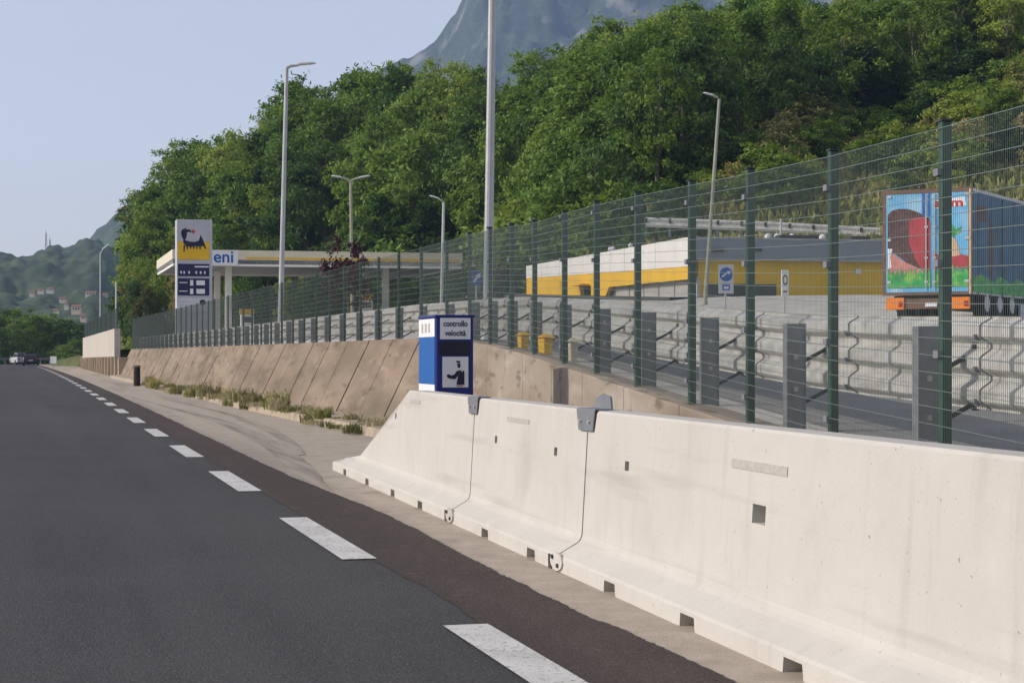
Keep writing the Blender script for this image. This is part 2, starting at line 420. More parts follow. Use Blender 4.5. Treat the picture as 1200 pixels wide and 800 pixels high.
skid([(q_, lerp_tab(ST_, q_ - 5) + .62) for q_ in [24.5 + i * .5 for i in range(70)]], .2, .007)
# ------------------------------------------------------------------ service area ground
ZF = [(6, .42), (8, .52), (10.1, .62), (11.9, .70), (13.8, .80), (15.5, .90), (17.5, 1.01), (19.4, 1.115), (21.2, 1.21), (23.2, 1.32), (26.7, 1.47), (30, 1.56), (36, 1.63), (50, 1.65), (220, 1.68)]
ZT = [(6, 2.52), (10.1, 2.59), (11.9, 2.63), (13.8, 2.70), (15.5, 2.77), (17.5, 2.85), (19.4, 2.92), (21.2, 2.96), (23.2, 3.0), (26.7, 3.16), (29.6, 3.25), (42, 3.31), (62, 3.36), (120, 3.40)]
TF = [(29.2, 6.87), (50, 6.9), (75, 6.55), (92, 6.2), (107, 5.85), (140, 5.6), (260, 5.2)]
def fence_pt(Y):
    """the line of the mesh fence: straight along the ramp, then following the retaining wall"""
    if Y <= 30: return Vector((4.0 - .16 * Y, Y))
    s = (Y - 1.75) / .9671
    for _ in range(4):
        t = lerp_tab(TF, s); s = (Y - NY * t) / UY
    p = W(s, t); return Vector((p.x, p.y))
def zf(Y): return lerp_tab(ZF, Y)
def path_off(Y, off):
    a = fence_pt(Y - .3); b = fence_pt(Y + .3); d = (b - a).normalized()
    p = fence_pt(Y); n = Vector((d.y, -d.x))
    return p + n * off, d, n
Z30 = [(-10, 1.0), (10, 1.3), (20, 1.5), (36, 1.85), (50, 2.25), (62, 3.2), (70, 3.8), (80, 4.02), (108, 5.15), (125, 4.5), (145, 3.8), (220, 3.2)]
PL = [(0, 0), (.15, .07), (.3, .2), (.6, .56), (1, 1)]
def plaza_z(x, y):
    s, t = ST(x, y)
    Yb = max(6, UY * s + NY * 6.5)
    fp = fence_pt(Yb); t0 = ST(fp.x, fp.y)[1]
    a = max(0, (t - t0) / (30 - t0)); z0 = zf(Yb)
    return z0 + (lerp_tab(Z30, s) - z0) * (lerp_tab(PL, a) if a < 1 else 1 + (a - 1) * .12)
mb = MB(); lane = MB()
rows = [5 + i for i in range(40)] + [45 + i * 3 for i in range(52)]
offs = [.02, .5, 1.2, 2.2, 3.2, 4.2, 6, 8, 11, 14, 18, 23, 28, 34, 41]
grid = []
for Y in rows:
    p, d, n = path_off(Y, 0); row = []
    for k in offs:
        q = p + Vector((NX, NY)) * k if Y > 30 else p + Vector((NX, NY)) * k
        row.append(Vector((q.x, q.y, plaza_z(q.x, q.y))))
    grid.append(row)
def gridmesh(grid, name, m, smooth=True, kind='structure'):
    mb = MB(); nc = len(grid[0])
    mb.v = [v for r in grid for v in r]
    mb.f = [(i * nc + j, i * nc + j + 1, (i + 1) * nc + j + 1, (i + 1) * nc + j) for i in range(len(grid) - 1) for j in range(nc - 1)]
    mb.m = [0] * len(mb.f)
    o = mb.build(name, m, smooth=smooth); tag(o, kind=kind); return o
gridmesh(grid, 'service_yard', M['plaza'])
gridmesh([[v + Vector((0, 0, .006)) for v in r[1:5]] for r in grid[:44]], 'service_lane', M['plaza_lane'])

# ------------------------------------------------------------------ retaining walls
# vertical piece beside the ramp, stepped joints
t = thing('ramp_wall', W(20, 6.0), 'stained vertical concrete wall sloping down along the ramp behind the white barriers', 'retaining wall')
ys = [5.0, 7.6, 10.2, 12.8, 15.4, 17.5, 19.5, 21.3, 23.3, 26.4, 29.6]
for a, b in zip(ys, ys[1:]):
    mb = MB(); c = .012
    pa, _, n = path_off(a + c, -.14); pb, _, n2 = path_off(b - c, -.14)
    qa = pa + n * .32; qb = pb + n2 * .32
    za, zb = zf(a) + .03, zf(b) + .03
    vs = [(pa.x, pa.y, -.1), (pb.x, pb.y, -.1), (qb.x, qb.y, -.1), (qa.x, qa.y, -.1), (pa.x, pa.y, za), (pb.x, pb.y, zb), (qb.x, qb.y, zb), (qa.x, qa.y, za)]
    mb.add(vs, [(0, 3, 2, 1), (4, 5, 6, 7), (0, 1, 5, 4), (1, 2, 6, 5), (2, 3, 7, 6), (3, 0, 4, 7)])
    mb.build('wall_panel', M['wall_streak'], t, bevel=.012)
# sloped panel wall
t = thing('panel_wall', W(60, 6.0), 'long brown retaining wall of sloping concrete panels under the green fence', 'retaining wall')
s = 29.35; jt = MB()
def tw(s): return lerp_tab(TF, s)
def toe_t(s): return tw(s) - .86
while s < 106.5:
    s1 = s + 2.55; mb = MB(); c = .04
    prof = lambda q, dt: [W(q, toe_t(q) + dt, -.1), W(q, toe_t(q) + dt, .17), W(q, tw(q) - .16 + dt * .3, 1.64), W(q, tw(q) + .1, 1.64), W(q, tw(q) + .1, -.1)]
    j = .012 * rnd.uniform(-1, 1)
    A = prof(s + c, j); B = prof(s1 - c, j)
    mb.add(A + B, [(0, 1, 6, 5), (1, 2, 7, 6), (2, 3, 8, 7), (3, 4, 9, 8), (4, 3, 2, 1, 0), (5, 6, 7, 8, 9)])
    mb.build('wall_panel', M['wall_brown'], t)
    A = [W(s1 - c, toe_t(s1) + .04, .15), W(s1 - c, tw(s1) - .115, 1.615), W(s1 + c, tw(s1) - .115, 1.615), W(s1 + c, toe_t(s1) + .04, .15)]
    jt.add(A, [(0, 1, 2, 3)])
    s = s1
jt.build('joint_seal', M['joint_dark'], t)
# low kerb ledge at the foot
KT = [(26, 5.45), (31, 5.4), (38, 5.2), (50, 5.0), (70, 4.85), (107, 4.45), (180, 4.1)]
mb = MB(); q = [26 + i * 2 for i in range(42)]
for a, b in zip(q, q[1:]):
    ka, kb = lerp_tab(KT, a), lerp_tab(KT, b)
    za = .15 + .03 * noise.noise(Vector((a, 0, 0))); zb = .15 + .03 * noise.noise(Vector((b, 0, 0)))
    vs = [W(a, ka, 0), W(b, kb, 0), W(a, ka + .03, za), W(b, kb + .03, zb), W(a, toe_t(max(a, 29.2)) + .1, za + .04), W(b, toe_t(max(b, 29.2)) + .1, zb + .04)]
    mb.add(vs, [(0, 1, 3, 2), (2, 3, 5, 4)])
tag(mb.build('kerb_ledge', M['ledge']), kind='structure')
# far wall: lower cream wall with pilasters, upper white wall
t = thing('pilaster_wall', W(130, 5), 'low cream retaining wall with pilasters, farthest along the road', 'retaining wall')
mb = MB(); mb.stbox(107, 185, 4.9, 6.2, 0, 1.15); mb.build('wall_body', M['wall_cream'], t)
for i in range(16):
    mb = MB(); a = 108 + i * 4.8; mb.stbox(a, a + .5, 4.72, 4.9, 0, 1.22 - i * .012); mb.build('pilaster', M['wall_cream'], t)
t = thing('parapet_wall', at(133, 408, 112), 'tall white parapet wall with mesh on top at the far end of the fence', 'parapet wall')
A = at(134, 385, 111); B = at(97, 396, 172); A0 = Vector((A.x, A.y, 1.1)); B0 = Vector((B.x, B.y, .9)); n = Vector((NX, NY, 0)) * .35
mb = MB(); mb.add([A0, B0, B, A, A0 + n, B0 + n, B + n, A + n], [(0, 1, 2, 3), (7, 6, 5, 4), (0, 3, 7, 4), (1, 5, 6, 2), (3, 2, 6, 7), (0, 4, 5, 1)])
mb.build('wall_body', M['wall_white'], t)
d = (B - A)
mb = MB()
for k in range(9):
    p = A + d * (k / 8) + n * .5; mb = MB(); mb.bar(p, p + Vector((0, 0, 1.3)), .07); mb.build('post', M['fence_green'], t)
mb = MB()
for k in range(170):
    p = A + d * (k / 170) + n * .5; mb.bar(p, p + Vector((0, 0, 1.25)), .012, caps=False)
for k in range(7):
    mb.bar(A + n * .5 + Vector((0, 0, .1 + .19 * k)), B + n * .5 + Vector((0, 0, .1 + .19 * k)), .01, caps=False)
mb.build('wire_mesh', M['wire_veil'], t, fix=False)

# ------------------------------------------------------------------ mesh fence
t = thing('mesh_fence', (fence_pt(20).x, fence_pt(20).y, zf(20)), 'green welded mesh fence running along the ramp and the retaining wall', 'fence')
PY = [8.3, 10.1, 11.94, 13.8, 15.5, 17.5, 19.4, 21.2, 23.2, 25.0, 27.0, 29.2]
while PY[-1] < 106: PY.append(PY[-1] + 2.05)
def P3(Y, z, off=0.0):
    p, _, _ = path_off(Y, off); return Vector((p.x, p.y, z))
for i, Y in enumerate(PY):
    p, d, n = path_off(Y, 0)
    mb = MB(); a = Vector((p.x, p.y, zf(Y) - .02)); b = Vector((p.x, p.y, lerp_tab(ZT, Y) + .04))
    mb.bar(a, b, .06 if i < 10 else .055, .06 if i < 10 else .05, side=(d.x, d.y, 0))
    po = mb.build('post', M['fence_green'], t, bevel=.008 if i < 10 else 0)
    if i < 12:
        c = MB(); c.bar(b, b + Vector((0, 0, .012)), .07, .07, side=(d.x, d.y, 0)); c.build('post_cap', M['steel_black'], po)
        c = MB()
        for k in range(4):
            z = a.z + .25 + k * .5; c.obox((p.x - n.x * .045, p.y - n.y * .045, z), Vector((d.x, d.y, 0)) * .035, Vector((n.x, n.y, 0)) * .012, (0, 0, .02))
        build_each(c, 'clamp', M['galv_dark'], po)
YS = [6.6] + PY
for i, (a, b) in enumerate(zip(YS, YS[1:])):
    near = i < 14
    off = -.04
    mb = MB(); ln = b - a
    za, zb = zf(a) + .05, zf(b) + .05; ta, tb = lerp_tab(ZT, a), lerp_tab(ZT, b)
    pa, pb = P3(a, 0, off), P3(b, 0, off)
    step = .025 if near else .05; wv = .0021 if near else .0028; wh = .0036 if near else .005
    nv = int((pb - pa).length / step)
    for k in range(nv):
        f = (k + .5) / nv; p = pa.lerp(pb, f)
        mb.bar((p.x, p.y, za + (zb - za) * f), (p.x, p.y, ta + (tb - ta) * f), wv, caps=False)
    hs = 20 if near else 14
    for k in range(hs + 1):
        f = k / hs
        mb.bar((pa.x, pa.y, za + (ta - za) * f), (pb.x, pb.y, zb + (tb - zb) * f), wh, caps=False)
    mb.build('wire_panel', M['wire_green'] if near else M['wire_veil'], t, fix=False)

# ------------------------------------------------------------------ guardrail behind the fence
t = thing('triple_guardrail', P3(20, zf(20), .3), 'galvanised three wave guardrail on dark posts just behind the mesh fence', 'guardrail')
GY = [8.5, 10.75, 13.23, 15.53, 17.75, 19.8, 22.0, 24.0, 25.95, 27.8, 29.7, 31.7]
while GY[-1] < 104: GY.append(GY[-1] + 2.2)
RAILTOP = [(6, 1.03), (11, .92), (14, .84), (20, .76), (30, .70), (50, .68), (120, .66)]
def hpost(Y, off=.16):
    p, d, n = path_off(Y, off); z0 = zf(Y) - .02; z1 = zf(Y) + lerp_tab(RAILTOP, Y) - .06
    d3 = Vector((d.x, d.y, 0)); n3 = Vector((n.x, n.y, 0)); mb = MB()
    c = Vector((p.x, p.y, (z0 + z1) / 2)); hz = Vector((0, 0, (z1 - z0) / 2))
    mb.obox(c - n3 * .068, d3 * .05, n3 * .004, hz); mb.obox(c + n3 * .068, d3 * .05, n3 * .004, hz)
    mb.obox(c - d3 * .035, d3 * .004, n3 * .0635, hz)
    return mb, p, d3, n3, z0, z1
for i, Y in enumerate(GY):
    mb, p, d3, n3, z0, z1 = hpost(Y)
    po = mb.build('post', M['galv_post'] if i < 12 else M['galv_post'], t)
    if i < 14:
        c = MB(); c.obox((p.x, p.y, z0 + .012), d3 * .1, n3 * .12, (0, 0, .012)); c.build('base_plate', M['steel_black'], po)
        c = MB()
        for zz in (.35, .58): 
            c.obox(Vector((p.x, p.y, z0 + zz)) - d3 * .041, d3 * .004, n3 * .014, (0, 0, .016))
        build_each(c, 'bolt', M['galv'], po)
    for zz in (.17, .47):
        c = MB(); a = Vector((p.x, p.y, z1 - zz - .10)) + n3 * .07; b = Vector((p.x, p.y, z1 - zz + .02)) + n3 * .30
        c.bar(a, b, .035, .022); 
        c.obox(b + n3 * .0, d3 * .03, n3 * .012, (0, 0, .045))
        c.build('spacer_arm', M['steel_black'] if i < 14 else M['galv_dark'], t)
def rail_prof():
    """three pressed waves with flat crests and valleys, top lip first"""
    out = [(.030, 0), (.034, -.012)]; z = -.018
    for k in range(3):
        out += [(-.020, z - .022), (-.034, z - .034), (-.034, z - .098), (-.020, z - .112)]
        out += [(.024, z - .134), (.034, z - .142), (.034, z - .168), (.024, z - .178)] if k < 2 else [(.030, z - .140), (.026, z - .152)]
        z -= .186
    return out
RP = rail_prof(); Y = 6.0; seg = 0
while Y < 106:
    Y1 = Y + 2.2 if Y < 40 else Y + 4.4
    mb = MB(); nst = 3
    st = []
    for k in range(nst):
        f = k / (nst - 1); yy = Y + (Y1 + .12 - Y) * f
        p, d, n = path_off(yy, .42 + (.0035 if seg % 2 else 0)); zt = zf(yy) + lerp_tab(RAILTOP, yy)
        st.append([Vector((p.x + n.x * x, p.y + n.y * x, zt + z)) for x, z in RP])
    m = len(RP); vs = [v for r in st for v in r]
    mb.add(vs, [(i * m + j, i * m + j + 1, (i + 1) * m + j + 1, (i + 1) * m + j) for i in range(nst - 1) for j in range(m - 1)])
    ro = mb.build('rail_beam', M['galv'], t, smooth=False, fix=False)
    if Y < 40:
        # splice seam with bolt heads
        p, d, n = path_off(Y + .1, .412); zt = zf(Y + .1) + lerp_tab(RAILTOP, Y + .1)
        c = MB(); d3 = Vector((d.x, d.y, 0))
        q = [Vector((p.x + n.x * x, p.y + n.y * x, zt + z)) for x, z in RP]
        for a, b in zip(q, q[1:]): c.bar(a, b, .007, .008, side=d3, caps=False)
        c2 = c; c = MB()
        for k in (4, 5, 12, 13, 20, 21):
            c.obox(q[k] + d3 * .06, d3 * .012, Vector((n.x, n.y, 0)) * .012, (0, 0, .012))
        build_each(c, 'bolt', M['galv_dark'], ro); c2.build('splice', M['galv_dark'], ro)
    Y = Y1; seg += 1

# ------------------------------------------------------------------ concrete barriers
def toe(s): return 2.925 + .0236 * s
BP = [(0, 0), (0, .085), (.012, .10), (.13, .165), (.155, .185), (.168, .22), (.212, .985), (.225, 1.0), (.395, 1.0), (.408, .985), (.452, .22), (.465, .185), (.49, .165), (.608, .10), (.62, .085), (.62, 0)]
def barrier(name, s0, s1, label, slots, pins, hole=None, plate=None, taper=None):
    loc = W((s0 + s1) / 2, toe((s0 + s1) / 2) + .3, 0)
    st = [s0, s1] if taper is None else [s0] + taper
    zs = (lambda s: 1.0) if taper is None else (lambda s: lerp_tab([(17.45, 1.0), (20.25, .235), (21.0, .16), (21.3, .12)], s))
    mb = MB(); rows = []
    for q in st:
        zc = zs(q); row = []
        for x, z in BP:
            if z > zc:   # cut by the sloping end: slide along the profile
                z = zc
            row.append(W(q, toe(q) + x, z))
        rows.append(row)
    m = len(BP); vs = [v for r in rows for v in r]
    fs = [(i * m + j, i * m + (j + 1) % m, (i + 1) * m + (j + 1) % m, (i + 1) * m + j) for i in range(len(rows) - 1) for j in range(m)]
    fs += [tuple(range(m)), tuple((len(rows) - 1) * m + k for k in range(m - 1, -1, -1))]
    mb.add(vs, fs)
    root = mb.build(name, M['concrete'], loc=loc)
    tag(root, label, 'barrier', 'white concrete barriers along the lane')
    cut = MB()
    for q in slots:
        a = .125
        prof = [(-a, -.05), (a, -.05), (a * .82, .068), (-a * .82, .068)]
        A = [W(q + dx, toe(q) - .1, z) for dx, z in prof]; B = [W(q + dx, toe(q) + .75, z) for dx, z in prof]
        cut.add(A + B, [(0, 1, 2, 3), (7, 6, 5, 4), (0, 4, 5, 1), (1, 5, 6, 2), (2, 6, 7, 3), (3, 7, 4, 0)])
    for q, z in pins:
        cut.stbox(q - .04, q + .04, toe(q) + .02, toe(q) + .30, z - .028, z + .028)
    if hole:
        cut.stbox(hole[0] - .085, hole[0] + .085, toe(hole[0]) + .02, toe(hole[0]) + .31, hole[1] - .045, hole[1] + .045)
    boolean(root, cut)
    for p in plate or []:
        q, z, hw, hh = p
        c = MB(); x = .168 + (z - .22) * .044 / .765
        c.obox(W(q, toe(q) + x - .001, z), Vector((UX + .0236 * NX, UY + .0236 * NY, 0)) * hw, W(0, 1, 0) * .003, Vector((0, 0, hh)) - W(0, .0575, 0) * -hh)
        po = c.build('cast_plate', M['stamp'], root)
    return root
def pxs(px, z=.04):
    """place along the barrier for a bearing"""
    k = (px - 600) / F
    # toe point: x = UX s + NX toe(s)
    return (NX * 2.925 - k * NY * 2.925) / (k * (UY + NY * .0236) - UX - NX * .0236)
J1, J2 = pxs(527), pxs(652)
b3 = barrier('concrete_barrier', J2 - 6.2, J2 - .012, 'nearest white concrete barrier with a square hole in its face', [pxs(714), pxs(805), pxs(929), pxs(1120)], [(pxs(697) - .0, .70)], hole=(8.02, .60), plate=[(8.05, .82, .36, .022)])
b2 = barrier('concrete_barrier', J2 + .012, J1 - .012, 'middle white concrete barrier between the two dark joint brackets', [pxs(568), pxs(622)], [(pxs(552), .70), (pxs(618), .70)], plate=[(pxs(575),   .87, .34, .018)])
b1 = barrier('concrete_barrier', J1 + .012, 21.3, 'white concrete end barrier sloping down to the ground', [pxs(404), pxs(430), pxs(460), pxs(492)], [(pxs(440), .73), (pxs(398), .66)], taper=[17.45, 20.25, 21.0, 21.3], plate=[(17.05, .9, .26, .018)])
# joint hardware
for j, (sj, sz, lab) in enumerate([(J1, .165, 'small dark steel bracket clamped over the farther barrier joint'), (J2, .185, 'larger dark steel bracket with upright plate over the nearer barrier joint')]):
    r = thing('joint_bracket', W(sj, toe(sj) + .2, 1.0), lab, 'bracket', 'steel brackets over the barrier joints')
    c = MB(); x = .168 + (.93 - .22) * .044 / .765
    u3 = Vector((UX, UY, 0))
    c.poly([W(sj - sz * 1.05, toe(sj) + x - .012, 1.004), W(sj + sz * 1.05, toe(sj) + x - .012, 1.004), W(sj + sz * .82, toe(sj) + x - .012, .87), W(sj - sz * .82, toe(sj) + x - .012, .87)], -W(0, 1, 0), .008)
    c.build('front_plate', M['galv_dark'], r, bevel=.003)
    c = MB(); c.stbox(sj - sz, sj + sz, toe(sj) + x - .012, toe(sj) + .30, 1.003, 1.011); c.build('top_strap', M['galv_dark'], r)
    c = MB()
    for dx in (-.5, .5): c.tube([W(sj + dx * sz, toe(sj) + x - .02, .93), W(sj + dx * sz, toe(sj) + x - .034, .93)], .011, 6)
    build_each(c, 'bolt', M['galv'], r)
    if j:
        c = MB(); c.poly([W(sj - .10, toe(sj) + .33, .99), W(sj + .26, toe(sj) + .33, .99), W(sj + .24, toe(sj) + .33, 1.06), W(sj + .10, toe(sj) + .33, 1.10), W(sj - .07, toe(sj) + .33, 1.085)], W(0, 1, 0), .012)
        c.build('upright_plate', M['galv_dark'], r)
    # coupling at the foot
    r2 = thing('foot_coupling', W(sj, toe(sj), 0), ['rusty coupling at the foot of the farther barrier joint', 'pale round coupling plate with two bolts at the foot of the nearer barrier joint'][j], 'coupling', 'couplings at the foot of the barrier joints')
    c = MB(); P = []
    for k in range(12):
        a = 2 * math.pi * k / 12; P.append(W(sj - .04 + .13 * math.cos(a), toe(sj) - .004, .062 + .058 * math.sin(a)))
    c.poly(P, -W(0, 1, 0), .012); c.build('disc', M['concrete'] if j else M['stamp'], r2)
    c = MB()
    for zz in (.04, .085): c.tube([W(sj - .04 + (zz - .06) * 2.5, toe(sj) - .014, zz), W(sj - .04 + (zz - .06) * 2.5, toe(sj) - .028, zz)], .014, 6)
    build_each(c, 'bolt', M['steel_black'], r2)
    c = MB(); c.stbox(sj + .10, sj + .17, toe(sj) - .006, toe(sj) - .001, .0, .09); c.build('gap_cover', M['steel_black'], r2)

# ------------------------------------------------------------------ speed control box
bs, bt = ST(-.828, 20.0)
r = thing('speed_camera_box', W(bs + .45, bt + .2, 0), 'blue speed check box with two white labels behind the sloping barrier', 'speed camera box')
BW, BD, BH = .42, .9, 1.77
mb = MB(); mb.stbox(bs, bs + BD, bt, bt + BW, 0, BH - .02); mb.build('housing', M['box_blue_shade'], r, bevel=.015)
mb = MB(); mb.stbox(bs - .012, bs + BD + .012, bt - .012, bt + BW + .012, BH - .02, BH + .01); mb.build('lid', M['box_blue_shade'], r, bevel=.006)
mb = MB(); mb.stbox(bs + .05, bs + BD - .02, bt - .006, bt - .001, 1.02, BH - .23); mb.build('lit_side_sheet', M['box_blue_lit'], r)  # thin overlay painting the sunlit left face lighter than the shaded front
mb = MB(); mb.stbox(bs + .05, bs + BD - .02, bt - .007, bt - .002, BH - .228, BH - .03); ls = mb.build('side_label', M['label_white'], r)
mb = MB()
for k in range(3): mb.stbox(bs + .28 + k * .18, bs + .36 + k * .18, bt - .011, bt - .008, BH - .18, BH - .08)
build_each(mb, 'crest', M['stamp'], ls)
mb = MB(); mb.stbox(bs + .05, bs + BD - .02, bt - .007, bt - .002, .92, 1.018); mb.build('side_stripe', M['label_white'], r)
def fx(px): return bt + BW * (px - 511) / 42.0
def fz(py): return 1.77 - (py - 371) * 20.0 / F
n_ = -Vector((UX, UY, 0))
mb = MB(); mb.stbox(bs - .006, bs - .002, fx(515.5), fx(549.5), fz(398.5), fz(373.5)); tl = mb.build('text_label', M['label_white'], r)
xd = Vector((NX, NY, 0)); zd = Vector((0, 0, 1))
for line, yy in (('controllo', 380.5), ('velocità', 391.5)):
    text('lettering', line, W(bs - .010, fx(532.5), fz(yy)), xd, zd, .088, M['ink_dark'], tl, .001, width=.27 if line[0] == 'c' else .235, bold=.0015)
mb = MB(); mb.stbox(bs - .008, bs - .002, fx(514.5), fx(549), fz(417), fz(401)); mb.build('camera_window', M['box_dark'], r)
mb = MB(); mb.stbox(bs - .006, bs - .002, fx(518), fx(547), fz(455), fz(419)); pl = mb.build('pictogram_label', M['label_white'], r)
def pic(pts, mb): mb.poly([W(bs - .008, fx(a), fz(b)) for a, b in pts], n_, .003)
mb = MB()
pic([(522.5, 440.5), (525, 439.5), (528, 441), (531, 440), (534.5, 435.5), (538.5, 434.8), (539.5, 437), (535.5, 441), (532, 445.5), (527.5, 445), (523.5, 443.5)], mb)
pic([(535.5, 441.5), (541.5, 435), (542.6, 437), (542.4, 452), (533.8, 452), (534.2, 448)], mb)
pic([(533.2, 423.6), (538, 424.2), (537.6, 426.4), (534.2, 426)], mb)
pic([(534.4, 427), (537.8, 427), (538, 430.8), (536.6, 432.6), (535, 431.4)], mb)
mb.build('officer_pictogram', M['ink_dark'], pl)
mb = MB(); pic([(533.5, 453), (541, 453), (541, 453.8), (533.5, 453.8)], mb); mb.build('red_line', M['red_paint'], pl)
# ------------------------------------------------------------------ bollard and weeds at the wall foot
p = at(160.5, 447, 78); p.z = 0
r = thing('bollard', p, 'short dark weathered post standing in front of the brown retaining wall', 'bollard')
mb = MB(); mb.tube([p, p + Vector((0, 0, .78)), p + Vector((0, 0, .8))], [.15, .14, .12], 10); mb.build('body', M['dark_wood'], r)
mb = MB(); mb.tube([p + Vector((0, 0, .8)), p + Vector((0, 0, .86)), p + Vector((0, 0, .89))], [.165, .165, .1], 10); mb.build('cap', M['bark'], r)

def tuft(n, h, spread, seed):
    q = random.Random(seed); mb = MB()
    for _ in range(n):
        a = q.uniform(0, 6.283); rr = spread * math.sqrt(q.random()); b = Vector((rr * math.cos(a), rr * math.sin(a), 0))
        hh = h * q.uniform(.35, 1); lean = Vector((q.uniform(-1, 1), q.uniform(-1, 1), 0)) * hh * .45
        w_ = Vector((math.cos(a * 3), math.sin(a * 3), 0)) * q.uniform(.006, .016)
        m_ = b + lean * .4 + Vector((0, 0, hh * .65)); tp = b + lean + Vector((0, 0, hh))
        mb.add([b - w_, b + w_, m_ + w_, m_ - w_, tp], [(0, 1, 2, 3), (3, 2, 4)])
        if q.random() < .7:
            for _ in range(3):
                c = m_.lerp(tp, q.random()); e1 = Vector((q.uniform(-1, 1), q.uniform(-1, 1), q.uniform(-.3, .8))) * .045; e2 = Vector((q.uniform(-1, 1), q.uniform(-1, 1), .2)) * .02
                mb.add([c - e1, c + e2, c + e1, c - e2], [(0, 1, 2, 3)])
    return mb
protos = []
for k in range(4):
    m_ = [M['leaf_weed'], M['leaf_weed'], M['leaf_weed'], M['leaf_straw']][k]
    o = tuft([150, 170, 190, 150][k], [.38, .46, .28, .55][k], [.42, .40, .55, .34][k], 50 + k).build('weed_clump', m_, loc=(0, 0, 0), fix=False)
    protos.append(o)
wl = ['straw coloured weed clump at the foot of the panel wall', 'yellowing grass clump on the kerb ledge under the panel wall', 'low pale weed clump spreading over the kerb ledge', 'taller green weed clump on the kerb ledge under the panel wall']
spots = []
q = random.Random(5); s = 30.2
while s < 80:
    dens = 1 if s < 36 or 39 < s < 55 else .55
    if q.random() < dens: spots.append((s, lerp_tab(KT, s) + q.uniform(-.12, .35), q.randrange(4), q.choice([.25, .35, .45, .5, .65, .85]) * q.uniform(.8, 1.1)))
    s += q.uniform(.22, .62)
first = [True] * 4
for s, t_, k, sc in spots:
    o = protos[k]
    if first[k]: first[k] = False
    else: o = o.copy(); COL.objects.link(o)
    o.location = W(s, t_, .02 if t_ < lerp_tab(KT, s) else .13); o.rotation_euler = (0, 0, q.uniform(0, 6)); o.scale = (sc, sc, sc * q.uniform(.8, 1.2))
    tag(o, wl[k], 'weeds', 'weeds along the foot of the panel wall')

# ------------------------------------------------------------------ lamp posts
def lamp(name, base, top, rb, rt, label, arms, m='pole_grey', group='street lamps of the service area', head=1.0, collar=True):
    base = Vector(base); top = Vector(top)
    r = thing(name, base, label, 'lamp post', group)
    mb = MB(); mid = base.lerp(top, .35)
    mb.tube([base, base.lerp(top, .02), mid, top], [rb * 1.5, rb, rb * .9, rt], 12); mb.build('pole', M[m], r, smooth=False)
    for dx, dy, rise in arms:
        d = Vector((dx, dy, 0)); L = d.length; dn = d.normalized()
        tip = top + d + Vector((0, 0, rise))
        mb = MB(); mb.tube([top - Vector((0, 0, .05)), top + d * .3 + Vector((0, 0, rise * .45)), tip], [rt, rt * .8, rt * .7], 8); ar = mb.build('arm', M[m], r)
        mb = MB(); sd_ = Vector((-dn.y, dn.x, 0)); u_ = (dn + Vector((0, 0, rise / max(L, .1) * .5))).normalized(); up = u_.cross(sd_).normalized() * -1
        if up.z < 0: up = -up
        c = tip + u_ * .28 * head
        a, b_, h = .42 * head, .15 * head, .07 * head
        ring = lambda k, z: [c + u_ * a * k * x + sd_ * b_ * k * y + up * z for x, y in ((-1, -.6), (-.7, -1), (.6, -1), (1, -.5), (1, .5), (.6, 1), (-.7, 1), (-1, .6))]
        vs = ring(1, 0) + ring(.95, h * .7) + ring(.6, h * 1.3)
        mb.add(vs, [tuple(range(7, -1, -1))] + [(i, (i + 1) % 8, 8 + (i + 1) % 8, 8 + i) for i in range(8)] + [(8 + i, 8 + (i + 1) % 8, 16 + (i + 1) % 8, 16 + i) for i in range(8)] + [tuple(range(16, 24))])
        hd = mb.build('lamp_head', M['lamp_grey'], r)
        mb = MB(); mb.add([v - up * .012 for v in ring(.75, 0)], [tuple(range(8))]); mb.build('lens', M['lamp_glass'], hd)
    return r
def gz(p): return plaza_z(p.x, p.y)
b = at(571, 340, 42); b.z = gz(b); tp = at(577.5, -40, 42); 
lamp('lamp_post', b, tp, .115, .085, 'thickest grey lamp post, rising out of the picture behind the blue box', [(-1.1, -.2, .25)])
b = at(328, 380, 73); b.z = gz(b); lamp('lamp_post', b, at(336, 79, 73), .11, .075, 'tall grey lamp post standing alone against the sky beside the pylon sign', [(.45, .1, .10)])
b = at(413, 330, 104); b.z = gz(b); lamp('lamp_post', b, at(411, 212, 104), .11, .08, 'lamp post with two arms above the canopy roof', [(-.55, 0, .18), (.55, 0, .18)], m='pole_olive', head=.8)
b = at(517, 345, 95); b.z = gz(b); lamp('lamp_post', b, at(520, 237, 95), .09, .07, 'short single arm lamp post in front of the dark trees right of the canopy', [(-.28, 0, .18)], head=.7)
b = at(826, 346, 73); b.z = gz(b); lamp('lamp_post', b, at(843, 116, 73), .085, .06, 'slim leaning lamp post before the corner of the yellow building', [(-.25, 0, .13)], m='pole_olive', head=.6)
b = at(118, 412, 190); b.z = 1.2; lamp('lamp_post', b, at(118, 297, 190), .14, .1, 'distant lamp post above the white parapet wall', [(.25, .1, .45)], head=1.2)
b = at(136, 400, 140); b.z = 1.2
r = thing('slim_pole', b, 'plain pale pole without lamp at the corner of the white parapet wall', 'pole')
mb = MB(); mb.tube([b, at(136, 331, 140)], [.07, .06], 8); mb.build('pole', M['lamp_grey'], r)
mb = MB(); mb.sphere(at(136, 331, 140), .075, 8, 5); mb.build('cap', M['lamp_grey'], r)

